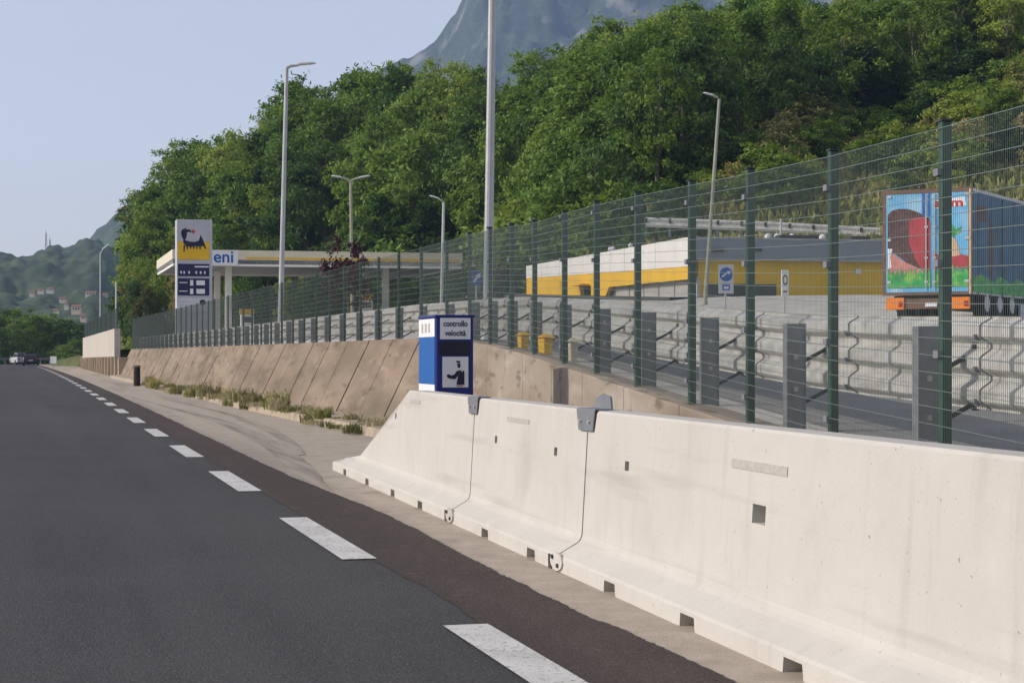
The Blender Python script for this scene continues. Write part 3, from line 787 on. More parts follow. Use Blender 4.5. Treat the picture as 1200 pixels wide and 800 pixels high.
# ------------------------------------------------------------------ pylon price sign
c0 = at(207, 400, 100); ps, pt = ST(c0.x, c0.y); pzb = plaza_z(c0.x, c0.y)
r = thing('price_pylon', W(ps + .6, pt + .9, pzb), 'tall silver petrol station pylon with a black dog emblem and price panels', 'petrol sign')
PW = 1.93; PD = 1.1; ZTOP = EYE + 158 * 100 / F
mb = MB(); mb.stbox(ps, ps + PD, pt, pt + PW, pzb - .3, ZTOP); mb.build('body', M['sign_silver'], r, bevel=.03)
def gx(px): return pt + PW * (px - 207) / 40.0
def gy(py): return EYE + (HOR - py) * 100 / F
# emblem panel: grey above, yellow field below
mb = MB(); mb.stbox(ps - .03, ps - .004, gx(208.5), gx(243.5), gy(283), gy(262)); mb.build('emblem_ground', M['sign_silver'], r)
mb = MB(); mb.stbox(ps - .034, ps - .004, gx(208.2), gx(243.8), gy(304), gy(283)); ye = mb.build('emblem_field', M['sign_yellow'], r)
mb = MB()
def dg(pts): mb.poly([W(ps - .036, gx(a), gy(b)) for a, b in pts], n_, .004)
dg([(214.5, 278.5), (217, 281.5), (222, 283), (227, 283.2), (231.5, 281.8), (233.2, 277.5), (233.6, 274.5), (236, 279.5), (236.2, 282), (236, 288), (233.4, 288.5), (230, 288), (224, 288.8), (217.5, 288.4), (214.2, 284)])       # body
dg([(212.2, 270.5), (213.6, 268.4), (216.2, 267.8), (217.6, 269.5), (218.6, 274), (217.2, 280), (215, 281), (213.2, 278.5), (211.8, 274)])   # neck and head
dg([(216, 268), (217, 266), (217.6, 269)])                          # ear
dg([(217.4, 269.2), (219.5, 268.2), (222.8, 269.6), (223.2, 272.2), (220, 271.6), (217.8, 272.5)])  # muzzle, turned back
for x, l, k in ((214.8, 295, -.6), (218, 292, 0), (221.5, 291.5, .2), (225.2, 291.5, .2), (228.6, 291.8, .3), (232, 292, .5)):
    dg([(x - .1, 287), (x + 1.9, 287), (x + 1.5 + k, l), (x + .2 + k, l)])  # six legs
dg([(235, 279.5), (236.6, 281), (238.8, 287), (240.4, 291.5), (239.2, 291.2), (236, 287.6)])     # tail
mb.build('dog_emblem', M['ink_dark'], r)
mb = MB()
dg([(223.4, 270), (227, 268.6), (226.2, 270.6), (229, 271), (226.4, 272.2), (227.4, 274), (223.4, 272)]); mb.build('flame', M['red_paint'], r)
for a, b_ in ((309, 323.5), (326, 346)):
    mb = MB(); mb.stbox(ps - .03, ps - .004, gx(208.5), gx(243.5), gy(b_), gy(a)); pp = mb.build('price_panel', M['sign_navy'], r)
    if a == 309:
        mb = MB(); mb.stbox(ps - .034, ps - .031, gx(227), gx(243), gy(313), gy(311.4)); mb.build('line', M['label_white'], pp)
        mb = MB()
        for k in (211, 214.5, 220, 228, 233, 237.5): mb.stbox(ps - .034, ps - .031, gx(k), gx(k + 1.7), gy(320.5), gy(317.5))
        mb.build('line', M['label_white'], pp)
    else:
        for yy in (330.5, 340.5):
            mb = MB(); mb.stbox(ps - .034, ps - .031, gx(210), gx(219), gy(yy + 1), gy(yy)); mb.build('line', M['label_white'], pp)
            mb = MB(); mb.stbox(ps - .034, ps - .031, gx(222), gx(225.5), gy(yy + 4), gy(yy - 2.5)); mb.stbox(ps - .034, ps - .031, gx(229), gx(238.5), gy(yy + 3.4), gy(yy - 2.2)); build_each(mb, 'digit_display', M['label_white'], pp)
mb = MB(); mb.stbox(ps - .03, ps - .004, gx(208.5), gx(243.5), gy(364), gy(349)); pp = mb.build('service_panel', M['sign_white'], r)
mb = MB(); mb.poly([W(ps - .031, gx(236) + .17 * math.cos(k), gy(354) + .16 * math.sin(k)) for k in [i * .6283 for i in range(10)]], n_, .004); mb.build('service_mark', M['ink_dark'], pp)
mb = MB(); mb.stbox(ps - .034, ps - .031, gx(210.5), gx(229), gy(358.2), gy(357.2)); mb.stbox(ps - .034, ps - .031, gx(210.5), gx(222), gy(354), gy(353.2)); mb.build('line', M['pole_grey'], pp)

# ------------------------------------------------------------------ filling station canopy
C0 = at(202, 311, 125); cs, ct = ST(C0.x, C0.y); zb = EYE + 104 * 125 / F; zt_ = EYE + 123 * 125 / F
CL, CW = 16.0, 20.3; cg = 2.4
r = thing('station_canopy', W(cs + CL / 2, ct + CW / 2, cg), 'long flat white and yellow filling station canopy lettered eni', 'canopy')
mb = MB(); mb.stbox(cs + .05, cs + CL - .05, ct + .05, ct + CW - .05, zb + .15, zt_ - .05); mb.build('roof_slab', M['roof_grey'], r)
zm = zb + (zt_ - zb) * .36
for nm, z0, z1 in (('upper_fascia', zm + .05, zt_), ('lower_fascia', zb, zm - .02)):
    mb = MB(); e = 0 if nm[0] == 'u' else .06
    mb.stbox(cs + e, cs + .05, ct + e, ct + CW - e, z0, z1); mb.stbox(cs + CL - .05, cs + CL - e, ct + e, ct + CW - e, z0, z1)
    mb.stbox(cs + .052, cs + CL - .052, ct + e, ct + .05, z0, z1); mb.stbox(cs + .052, cs + CL - .052, ct + CW - .05, ct + CW - e, z0, z1)
    mb.build(nm, M['cream_paint'] if nm[0] == 'u' else M['white_paint'], r)
mb = MB(); mb.stbox(cs - .012, cs - .002, ct + 5.0, ct + CW - .2, zm + .10, zm + .24); mb.build('yellow_stripe', M['sign_yellow'], r)
def cx(px): # along the front fascia
    k = (px - 600) / F; return (k * UY * cs - UX * cs) / (NX - k * NY)
mb = MB(); mb.stbox(cs - .03, cs - .002, cx(238), cx(279), zb + .05, zt_ - .03); lp = mb.build('letter_panel', M['label_white'], r)
text('lettering', 'eni', W(cs - .033, cx(262), (zb + zt_) / 2 + .05), xd, zd, 1.15, M['sign_blue'], lp, .004, width=cx(274) - cx(251), bold=.02)
for s_ in (4.0, 12.0):
    for t_ in (4.2, 15.5):
        mb = MB(); mb.stbox(cs + s_ - .22, cs + s_ + .22, ct + t_ - .22, ct + t_ + .22, 1.2, zb + .15); mb.build('column', M['white_paint'], r)
for s_ in (2.5, 6, 10, 13.5):
    mb = MB()
    mb.stbox(cs + s_ - .3, cs + s_ + .3, ct + 3, ct + 3.6, zb + .13, zb + .149); mb.stbox(cs + s_ - .3, cs + s_ + .3, ct + 14, ct + 14.6, zb + .13, zb + .149); build_each(mb, 'ceiling_panel', M['lamp_grey'], r)
for k, (s_, t_) in enumerate(((3.0, 5.4), (3.0, 13.9))):
    p = W(cs + s_, ct + t_, 0); zg = plaza_z(p.x, p.y); p.z = zg
    q_ = thing('fuel_pump', p, ['white fuel pump beside the canopy column near the pylon', 'white fuel pump beside the canopy column away from the pylon'][k], 'fuel pump', 'fuel pumps under the canopy')
    mb = MB(); a, b_ = cs + s_, ct + t_; mb.stbox(a - .3, a + .3, b_ - .45, b_ + .45, zg, zg + 1.7); mb.build('cabinet', M['white_paint'], q_, bevel=.03)
    mb = MB(); mb.stbox(a - .31, a - .302, b_ - .35, b_ + .35, zg + 1.15, zg + 1.55); mb.build('screen', M['glass_dark'], q_)
    mb = MB(); mb.stbox(a - .2, a + .2, b_ - .5, b_ + .5, zg + 1.72, zg + 2.1); mb.build('head_sign', M['sign_yellow'], q_)
    mb = MB(); mb.tube([W(a - .1, b_ + .47, zg + 1.3), W(a - .3, b_ + .62, zg + .8), W(a - .15, b_ + .5, zg + .5), W(a, b_ + .47, zg + .95)], .025, 6); mb.build('hose', M['rubber'], q_)

# ------------------------------------------------------------------ yellow building
S0, T0 = 80.1, 29.55; S1, T1 = 109.0, 43.5; ZR = 6.78
r = thing('service_building', W(95, 36, 4), 'low yellow and white service building with a grey roof fascia', 'building')
mb = MB(); mb.stbox(S0 + .5, S1, T0 + .62, T1, 3.0, ZR - .12); mb.build('wall', M['yellow_wall'], r)
mb = MB(); mb.stbox(S0 + .3, S1 - .02, T0 + .3, T1 - .1, ZR - .1, ZR - .02); mb.build('roof', M['roof_grey'], r)
nn = -W(0, 1, 0)
mb = MB(); mb.poly([W(S0, T0, 5.42), W(S1, T0, 6.02), W(S1, T0, ZR), W(S0, T0, ZR)], -nn, .2); fa = mb.build('white_fascia', M['white_paint'], r)
mb = MB()
for k in range(1, 12): 
    q_ = S0 + k * 2.4; mb.stbox(q_ - .012, q_ + .012, T0 - .004, T0 - .001, 5.44 + .6 * (q_ - S0) / (S1 - S0), ZR - .01)
mb.build('panel_seam', M['grey_wall'], fa)
mb = MB(); mb.poly([W(S0 + .02, T0 + .03, 4.83), W(92.4, T0 + .03, 4.9), W(93.6, T0 + .03, 4.0), W(95.6, T0 + .03, 4.0), W(95.6, T0 + .03, 5.1), W(97.6, T0 + .03, 5.1), W(97.6, T0 + .03, 4.0), W(S1, T0 + .03, 4.6), W(S1, T0 + .03, 6.017), W(S0 + .02, T0 + .03, 5.417)], -nn, .2)
mb.build('yellow_band', M['yellow_paint'], r)
mb = MB(); mb.stbox(S0 + .2, 93.4, T0 + .45, T0 + .6, 3.0, 4.95); gw = mb.build('shopfront', M['grey_wall'], r)
mb = MB()
for k in range(6): 
    q_ = 81 + k * 2.3; mb.stbox(q_, q_ + .07, T0 + .41, T0 + .448, 3.0, 4.9)
mb.stbox(80.4, 93.3, T0 + .41, T0 + .449, 4.03, 4.10); mb.build('mullion', M['pole_grey'], gw)
mb = MB(); mb.stbox(95.65, 97.55, T0 + .5, T0 + .6, 3.5, 5.05); dr = mb.build('door', M['glass_dark'], r)
mb = MB(); mb.stbox(96.55, 96.62, T0 + .45, T0 + .498, 3.5, 5.05); mb.build('door_frame', M['pole_grey'], dr)
mb = MB(); mb.stbox(95.9, 97.9, T0 - .5, T0 + .02, 5.12, 5.2); mb.build('door_awning', M['yellow_paint'], r)
mb = MB(); mb.stbox(S0 - .02, S0 + .3, T0 + .205, T1, 5.78, ZR); ff = mb.build('grey_fascia', M['slate_fascia'], r)
mb = MB(); mb.stbox(S0 - .05, S0 - .022, T0 + .205, T1, 5.74, 5.80); mb.stbox(S0 - .05, S0 - .022, T0 + .205, T1, ZR - .06, ZR + .01); mb.build('fascia_edge', M['pole_grey'], ff)
def bx(px, s=None):
    k = (px - 600) / F; s = s or S0; return (k * UY * s - UX * s) / (NX - k * NY)
def bz(py): return EYE + (HOR - py) / F * 85.8
mb = MB(); mb.stbox(S0 + .44, S0 + .495, bx(829, S0 + .5), bx(908, S0 + .5), 3.8, bz(332.5)); gr = mb.build('grille_opening', M['glass_dark'], r)
mb = MB()
for k in range(7): mb.stbox(S0 + .40, S0 + .438, bx(829, S0 + .5), bx(908, S0 + .5), bz(349) + k * .1, bz(349) + .05 + k * .1)
for k in range(4): mb.stbox(S0 + .39, S0 + .437, bx(829 + k * 26, S0 + .5), bx(829 + k * 26, S0 + .5) + .07, 3.8, bz(332.5))
mb.build('grille', M['steel_black'], gr)
for px_, py_ in ((840, 294), (884, 293)):
    mb = MB(); a = bx(px_); mb.stbox(S0 - .2, S0 - .02, a - .3, a + .3, bz(py_ + 1.5), bz(py_ - 1.5)); mb.build('floodlight', M['steel_black'], r)
mb = MB(); a = bx(1010); mb.stbox(S0 + .35, S0 + .495, a - .12, a + .12, bz(319), bz(313)); mb.build('wall_lamp', M['label_white'], r)
for k, (px_, py_) in enumerate(((900, 276), (911, 276.5), (928, 277), (964, 278))):
    a = bx(px_, S0 + 1.5); p = W(S0 + 1.5, a, ZR - .02)
    mb = MB(); mb.tube([p, p + Vector((0, 0, .12))], .1, 8); mb.sphere(p + Vector((0, 0, .2)), .17, 10, 6); mb.build('roof_vent', M['label_white'], r)
mb = MB(); p = W(S0 + 2, bx(915, S0 + 2), ZR - .02); mb.tube([p, p + Vector((0, 0, 1.1))], .06, 8); mb.build('flue', M['lamp_grey'], r)
for px_ in (922, 945, 1005):
    p = W(S0 + 1.2, bx(px_, S0 + 1.2), ZR - .02); mb = MB(); mb.obox(p + Vector((0, 0, .13)), W(0, .5, 0), W(.3, 0, 0), (0, 0, .13)); mb.build('roof_unit', M['steel_black'], r, bevel=.03)
for px_ in (714, 726, 712):
    p = W(95.3 + (px_ - 714) * -.25, T0 + 1.2, ZR - .02); mb = MB(); mb.tube([p, p + Vector((0, 0, .28))], .07, 8); mb.sphere(p + Vector((0, 0, .34)), .13, 10, 6); mb.build('roof_vent', M['label_white'], r)
mb = MB(); mb.stbox(S0 - 1.6, S1 + 2, T0 - 1.8, T0 - 1.6, 3.2, 4.28); mb2 = mb
kb = MB()
for k in range(30):
    a, b_ = S0 - 1.5 + k, S0 - .5 + k; pa, pb = W(a, T0 - 1.5), W(b_, T0 - 1.5); za, zb2 = plaza_z(pa.x, pa.y), plaza_z(pb.x, pb.y)
    pc, pd = W(a, T0 + .4), W(b_, T0 + .4)
    kb.add([(pa.x, pa.y, za - .1), (pb.x, pb.y, zb2 - .1), (pb.x, pb.y, zb2 + .16), (pa.x, pa.y, za + .16), (pc.x, pc.y, za + .17), (pd.x, pd.y, zb2 + .17)], [(0, 1, 2, 3), (3, 2, 5, 4)])
tag(kb.build('pavement', M['tarmac_far']), kind='structure')

# ------------------------------------------------------------------ signs in the yard
def board(name, px0, px1, py0, py1, Y, label, m, post_m='pole_grey', hd=None):
    a = at(px0, py1, Y); b = at(px1, py0, Y); c = (a + b) / 2; zg = plaza_z(c.x, c.y)
    r = thing(name, (c.x, c.y, zg), label, 'sign')
    u = Vector((NX, NY, 0)) if hd is None else hd
    hw = (b.x - a.x) / 2 / u.x; hh = (b.z - a.z) / 2; n = Vector((u.y, -u.x, 0))
    mb = MB(); mb.obox(c, u * hw, n * .015, (0, 0, hh)); mb.build('plate', M[m], r, bevel=.01)
    mb = MB(); p0 = c - n * .05; mb.tube([(p0.x, p0.y, zg), (p0.x, p0.y, c.z + hh * .9)], .035, 8); mb.build('post', M[post_m], r)
    return r, c, u, n, hw, hh
r, c, u, n, hw, hh = board('parking_sign', 841.5, 860, 310, 344, 66, 'pale sign board with a round blue disc before the yellow building', 'sign_white')
def disc(c, u, n, rad, off, name, m, r, th=.006, k=20):
    mb = MB(); mb.poly([c + u * rad * math.cos(2 * math.pi * i / k) + Vector((0, 0, rad * math.sin(2 * math.pi * i / k))) + n * off for i in range(k)], n, th); return mb.build(name, M[m], r)
cc = c + Vector((0, 0, hh * .32)); d_ = disc(cc, u, n, hw * .86, .017, 'blue_disc', 'sign_blue', r)
mb = MB()
def pl2(c, pts, off=.026): mb.poly([c + u * x + Vector((0, 0, z)) + n * off for x, z in pts], n, .004)
pl2(cc, [(-hw * .6, -hw * .2), (-hw * .5, -hw * .36), (hw * .2, hw * .16), (hw * .34, -hw * .02), (hw * .58, hw * .42), (hw * .06, hw * .36), (hw * .12, hw * .26)])
mb.build('white_arrow', M['label_white'], d_)
mb = MB(); c2 = c - Vector((0, 0, hh * .55)); mb.obox(c2 + n * .02, u * hw * .5, n * .004, (0, 0, hh * .22)); s2_ = mb.build('blue_square', M['sign_blue'], r)
mb = MB(); mb.obox(c2 + n * .027 + Vector((0, 0, -.02)), u * hw * .3, n * .003, (0, 0, hh * .08)); mb.build('vehicle_symbol', M['label_white'], s2_)
r, c, u, n, hw, hh = board('notice_sign', 915.5, 924.5, 316.5, 347.5, 64, 'narrow white upright sign with a dark ring before the yellow wall', 'label_white')
mb = MB(); k = 24; cc = c + Vector((0, 0, hh * .25)); ro_, ri = hw * .7, hw * .45
vs = [cc + n * .018 + u * rr * math.cos(2 * math.pi * i / k) + Vector((0, 0, 1.9 * rr * math.sin(2 * math.pi * i / k))) for rr in (ro_, ri) for i in range(k)]
mb.add(vs, [(i, (i + 1) % k, k + (i + 1) % k, k + i) for i in range(k)]); mb.build('ring', M['steel_black'], r)
mb = MB(); mb.obox(c + n * .019 - Vector((0, 0, hh * .62)), u * hw * .5, n * .002, (0, 0, hh * .06)); mb.build('line', M['steel_black'], r)
r, c, u, n, hw, hh = board('arrow_sign', 552.5, 564.5, 317, 334, 62, 'square blue sign with a white slanting arrow beside the thick lamp post', 'sign_blue')
mb = MB(); pl2(c, [(-.13, -.10), (-.07, -.17), (.06, .02), (.12, -.02), (.14, .17), (-.04, .10), (.01, .06)], .018); mb.build('white_arrow', M['label_white'], r)

# yellow things behind the guardrail
def bin_(px0, px1, py0, py1, Y, dep, label, m, cat, name, lid=True):
    a = at(px0, py1, Y); wd = (px1 - px0) / F * Y; zt2 = EYE + (HOR - py0) / F * Y; zg = plaza_z(a.x, a.y) - .02
    s_, t_ = ST(a.x, a.y)
    r = thing(name, W(s_ + dep / 2, t_ + wd / 2, zg), label, cat)
    mb = MB(); c_ = W(s_ + dep / 2, t_ + wd / 2, 0); H = zt2 - zg
    vs = []
    for z, k in ((zg, .86), (zg + H * .82, 1.0)):
        for i, j in ((-1, -1), (1, -1), (1, 1), (-1, 1)): vs.append(W(s_ + dep / 2 + i * dep / 2 * k, t_ + wd / 2 + j * wd / 2 * k, z))
    mb.add(vs, [(3, 2, 1, 0), (4, 5, 6, 7), (0, 1, 5, 4), (1, 2, 6, 5), (2, 3, 7, 6), (3, 0, 4, 7)]); mb.build('body', M[m], r, bevel=.02)
    mb = MB(); e = .03
    vs = [W(s_ - e, t_ - e, zg + H * .83), W(s_ + dep + e, t_ - e, zg + H * .83), W(s_ + dep + e, t_ + wd + e, zg + H * .83), W(s_ - e, t_ + wd + e, zg + H * .83),
          W(s_ + .06, t_ + .05, zg + H), W(s_ + dep - .06, t_ + .05, zg + H), W(s_ + dep - .06, t_ + wd - .05, zg + H), W(s_ + .06, t_ + wd - .05, zg + H)]
    mb.add(vs, [(3, 2, 1, 0), (4, 5, 6, 7), (0, 1, 5, 4), (1, 2, 6, 5), (2, 3, 7, 6), (3, 0, 4, 7)]); mb.build('lid', M[m], r, bevel=.02)
    return r
bin_(610, 621, 389, 411, 25.4, .2, 'taller yellow grit tub with its front in shade between guardrail posts', 'yellow_paint', 'grit tub', 'grit_tub')
bin_(637, 649, 391, 409, 23.7, .3, 'bright yellow grit tub between the guardrail posts, right of the taller one', 'yellow_paint', 'grit tub', 'grit_tub')
bin_(668, 679, 395, 407, 21.9, .3, 'low cream plastic block between the guardrail posts', 'cream_paint', 'plastic block', 'road_block')

# ------------------------------------------------------------------ trailer
Yr = 53.0; br = at(1139, 300, Yr); hdg = Vector((.51, .86, 0)).normalized(); lft = Vector((-hdg.y, hdg.x, 0))
tw_ = 2.68; zg = EYE + (HOR - 374) / F * Yr; zt3 = EYE + (HOR - 219) / F * Yr; zf_ = EYE + (HOR - 344) / F * Yr
o_ = Vector((br.x, br.y, 0))
r = thing('lorry_trailer', o_ + lft * tw_ / 2 + hdg * 6 + Vector((0, 0, zg)), 'lorry trailer painted with a brown and red farm scene, orange bumper lamps, blue side', 'trailer')
def TP(x, y, z): return o_ + lft * x + hdg * y + Vector((0, 0, z))   # x: from right edge to the left, y: forward
def tbox(x0, x1, y0, y1, z0, z1):
    mb = MB(); mb.obox(TP((x0 + x1) / 2, (y0 + y1) / 2, (z0 + z1) / 2), lft * (x1 - x0) / 2, hdg * (y1 - y0) / 2, (0, 0, (z1 - z0) / 2)); return mb
tbox(.02, tw_ - .02, .05, 13.2, zf_, zt3 - .02).build('body', M['trailer_white'], r)
mb = tbox(-.004, .018, .12, 13.2, zf_ + .06, zt3 - .12); sc_ = mb.build('side_curtain', M['curtain_blue'], r)
for k in range(10):
    mb = tbox(-.02, -.006, .6 + k * 1.25, .66 + k * 1.25, zf_ - .1, zt3 - .15); mb.build('strap', M['steel_black'], sc_)
mb = MB(); 
mb.poly([TP(-.008, .12, zf_ + .06), TP(-.008, 13.2, zf_ + .06), TP(-.008, 13.2, zf_ + .5)] + [TP(-.008, 13.2 - k * .65, zf_ + .5 + .12 * math.sin(k * 2.1)) for k in range(1, 20)] + [TP(-.008, .12, zf_ + .48)], -lft, .003); mb.build('green_band', M['art_green'], sc_)
mb = MB(); mb.poly([TP(-.008, .45, zt3 - .95), TP(-.008, 1.5, zt3 - .95), TP(-.008, 1.5, zt3 - .5), TP(-.008, .45, zt3 - .5)], -lft, .003); mb.build('side_mark', M['art_brown'], sc_)
mb = MB(); mb.poly([TP(-.008, 1.9 + .3 * math.cos(k * .5), zf_ + 1.35 + .95 * math.sin(k * .5)) for k in range(12)], -lft, .003); mb.build('side_mark', M['art_brown'], sc_)
# rear frame
for nm, a in (('rear_post', (0, .1, -.02, .10, zf_ - .02, zt3)), ('rear_post', (tw_ - .1, tw_, -.02, .10, zf_ - .02, zt3)), ('header', (.102, tw_ - .102, -.02, .10, zt3 - .12, zt3)), ('sill', (.102, tw_ - .102, -.02, .10, zf_ - .02, zf_ + .06))):
    tbox(*a).build(nm, M['trailer_frame'] if nm != 'rear_post' else M['trailer_frame'], r)
tbox(.012, .07, -.03, -.022, zf_, zt3 - .05).build('edge_strip', M['art_tan'], r)
# doors with the painted scene
def rx(px): return tw_ * (1139 - px) / 102.0
def rz(py): return zt3 - (py - 221) / (345 - 221) * (zt3 - zf_)
dz0, dz1 = zf_ + .07, zt3 - .13; mid = rx(1094)
doors = []
for a, b_ in ((.104, mid - .01), (mid + .01, tw_ - .104)):
    doors.append(tbox(a, b_, -.012, .04, dz0, dz1).build('door', M['art_sky'], r))
def art(pts, nm, m, d, off):
    mb = MB(); mb.poly([TP(rx(x), -.012 - off, rz(y)) for x, y in pts], -hdg, .003); mb.build(nm, M[m], d)
L_, Rr = doors[1], doors[0]
art([(1043, 250), (1048, 245), (1056, 243), (1066, 243.5), (1076, 247), (1086, 252), (1092, 257), (1092, 300), (1085, 315), (1070, 312), (1056, 300), (1047, 293), (1043, 290)], 'painted_feathers', 'art_brown', L_, .002)
art([(1068, 258), (1076, 254), (1086, 254), (1092.5, 259), (1092.5, 322), (1084, 318), (1076, 305), (1068, 285)], 'painted_red_shape', 'art_red', L_, .006)
art([(1043, 296), (1050, 296), (1060, 305), (1075, 312), (1085, 318), (1092.5, 324), (1092.5, 330), (1043, 330)], 'painted_ground', 'art_pink', L_, .010)
art([(1043.5, 290), (1049, 290.5), (1046, 300), (1048, 312), (1044, 314)], 'painted_fence', 'label_white', L_, .014)
g_ = [(1043, 321)] + [(1044 + k * 2.6, 317 + (4.5 if k % 2 else -3.5) + (k % 3)) for k in range(19)] + [(1092.5, 322), (1092.5, 337), (1043, 337)]
art(g_, 'painted_grass', 'art_green', L_, .018)
art([(1083, 224), (1086.5, 224), (1086.5, 254), (1083, 252)], 'painted_stripe', 'art_blue', L_, .004)
art([(1090.2, 224), (1092.5, 224), (1092.5, 256), (1090.2, 255)], 'painted_stripe', 'art_blue', L_, .004)
art([(1095.5, 297), (1110, 300), (1120, 297), (1135, 301), (1135, 316), (1095.5, 316)], 'painted_roof', 'art_red', Rr, .002)
art([(1112, 290), (1115, 281), (1119, 279), (1123, 286), (1126, 300), (1112, 302)], 'painted_field', 'art_tan', Rr, .004)
art([(1112, 268), (1118, 264), (1121, 270), (1128, 266), (1126, 274), (1120, 276), (1119, 281), (1117, 277), (1110, 277)], 'painted_palm', 'art_green', Rr, .006)
g_ = [(1095.5, 319)] + [(1097 + k * 2.6, 317 + (4.5 if k % 2 else -5) - (k % 3)) for k in range(15)] + [(1135, 319), (1135, 337), (1095.5, 337)]
art(g_, 'painted_grass', 'art_green', Rr, .008)
art([(1096, 235), (1131, 232), (1133, 242), (1096, 245)], 'name_ground', 'label_white', Rr, .002)
text('lettering', 'alam', TP(rx(1113), -.018, rz(238.7)), -lft, zd, .34, M['red_paint'], Rr, .002, width=rx(1096.5) - rx(1129), bold=.012)
for x in (1088, 1097.5):
    mb = MB(); mb.tube([TP(rx(x), -.05, dz0 + .05), TP(rx(x), -.05, dz1 - .02)], .016, 6)
    for zz in (.3, 1.0, 1.9): mb.obox(TP(rx(x), -.035, dz0 + zz), lft * .05, hdg * .02, (0, 0, .03))
    mb.build('lock_rod', M['alu'], r)
for x0, x1 in ((1043, 1047), (1131, 1137)):
    for yy in (229, 280, 330):
        mb = tbox(rx(x1), rx(x0), -.045, -.02, rz(yy + 1.5), rz(yy - 1.5)); mb.build('hinge', M['alu'], r)
tbox(.12, tw_ - .12, -.02, .12, zf_ - .42, zf_ - .12).build('bumper', M['trailer_frame'], r)
for a, b_ in ((.04, .60), (tw_ - .68, tw_ - .12)):
    mb = tbox(a, b_, -.07, -.022, zf_ - .44, zf_ - .09); lm = mb.build('tail_lamp_panel', M['orange'], r, bevel=.02)
    tbox(a + .05, a + .17, -.08, -.072, zf_ - .36, zf_ - .2).build('lamp', M['tail_red'], lm)
tbox(rx(1100), rx(1087), -.06, -.022, zf_ - .36, zf_ - .24).build('number_plate', M['label_white'], r)
tbox(.25, tw_ - .25, .3, 13, zf_ - .35, zf_ - .03).build('chassis', M['steel_black'], r)
for y in (1.6, 2.95, 4.3):
    for x in (.18, tw_ - .18):
        mb = MB(); mb.tube([TP(x - .15, y, zg + .5), TP(x + .15, y, zg + .5)], .5, 18); wh = mb.build('wheel', M['rubber'], r)
        mb = MB(); mb.tube([TP(x - .165 if x < 1 else x + .165, y, zg + .5), TP(x - .155 if x < 1 else x + .155, y, zg + .5)], .26, 14); mb.build('rim', M['alu'], wh)
for x in (.5, tw_ - .5): tbox(x - .06, x + .06, 10, 10.15, zg, zf_ - .2).build('landing_leg', M['steel_black'], r)
tbox(.02, .08, 5.2, 9.6, zf_ - .75, zf_ - .2).build('side_guard', M['alu'], r)
# ------------------------------------------------------------------ wooded hillside
YF = [(60, 215), (140, 192), (205, 178), (320, 166), (440, 158), (600, 140), (700, 122), (760, 108), (850, 105), (1000, 104), (1200, 100), (1500, 96)]
YC = [(60, 230), (205, 222), (440, 205), (700, 192), (1000, 176), (1200, 168), (1500, 165)]
SIL = [(60, 380), (120, 300), (145, 232), (165, 222), (188, 214), (205, 172), (270, 160), (310, 150), (335, 112), (390, 95), (440, 76), (500, 74), (560, 82), (600, 104), (630, 78), (660, 70), (690, 42), (740, 34), (800, 14), (850, 24), (900, -6), (1000, 2), (1060, -6), (1120, -40), (1200, -65), (1500, -120)]
ZFT = [(60, .3), (140, 1.8), (205, 2.6), (320, 3.5), (600, 5.0), (700, 6.2), (760, 7.6), (1035, 7.9), (1500, 8.2)]
def sil_s(px): return sum(lerp_tab(SIL, px + d) for d in (-40, -20, 0, 20, 40)) / 5
def hill_z(px, Y):
    yf, yc = lerp_tab(YF, px), lerp_tab(YC, px)
    zc = max(.3, EYE + (HOR - sil_s(px)) * yc / F - 11.5)
    z0 = lerp_tab(ZFT, px)
    zc = max(zc, z0 + .2)
    n = 1.1 * noise.noise(Vector((px * .012, Y * .05, 2))) + .5 * noise.noise(Vector((px * .04, Y * .17, 5)))
    if Y < yf: return z0 - (yf - Y) * .55 - .15
    if Y < yf + 3: return z0
    u = max(0, (Y - yf - 3) / (yc - yf - 3))
    e = .62 if px > 760 else .85
    if u > 1: return zc - (u - 1) * 5 + n
    return z0 + (zc - z0) * u ** e + n * min(1, u * 4)
def hp(px, Y): return Vector(((px - 600) / F * Y, Y, hill_z(px, Y)))
pxs_ = list(range(60, 1520, 14)); grid = []
for k in range(46):
    row = []
    for px in pxs_:
        yf = lerp_tab(YF, px); Yk = yf - 9 + (k / 45) ** 1.25 * 190
        row.append(hp(px, Yk))
    grid.append(row)
gridmesh(grid, 'hillside', M['soil'])

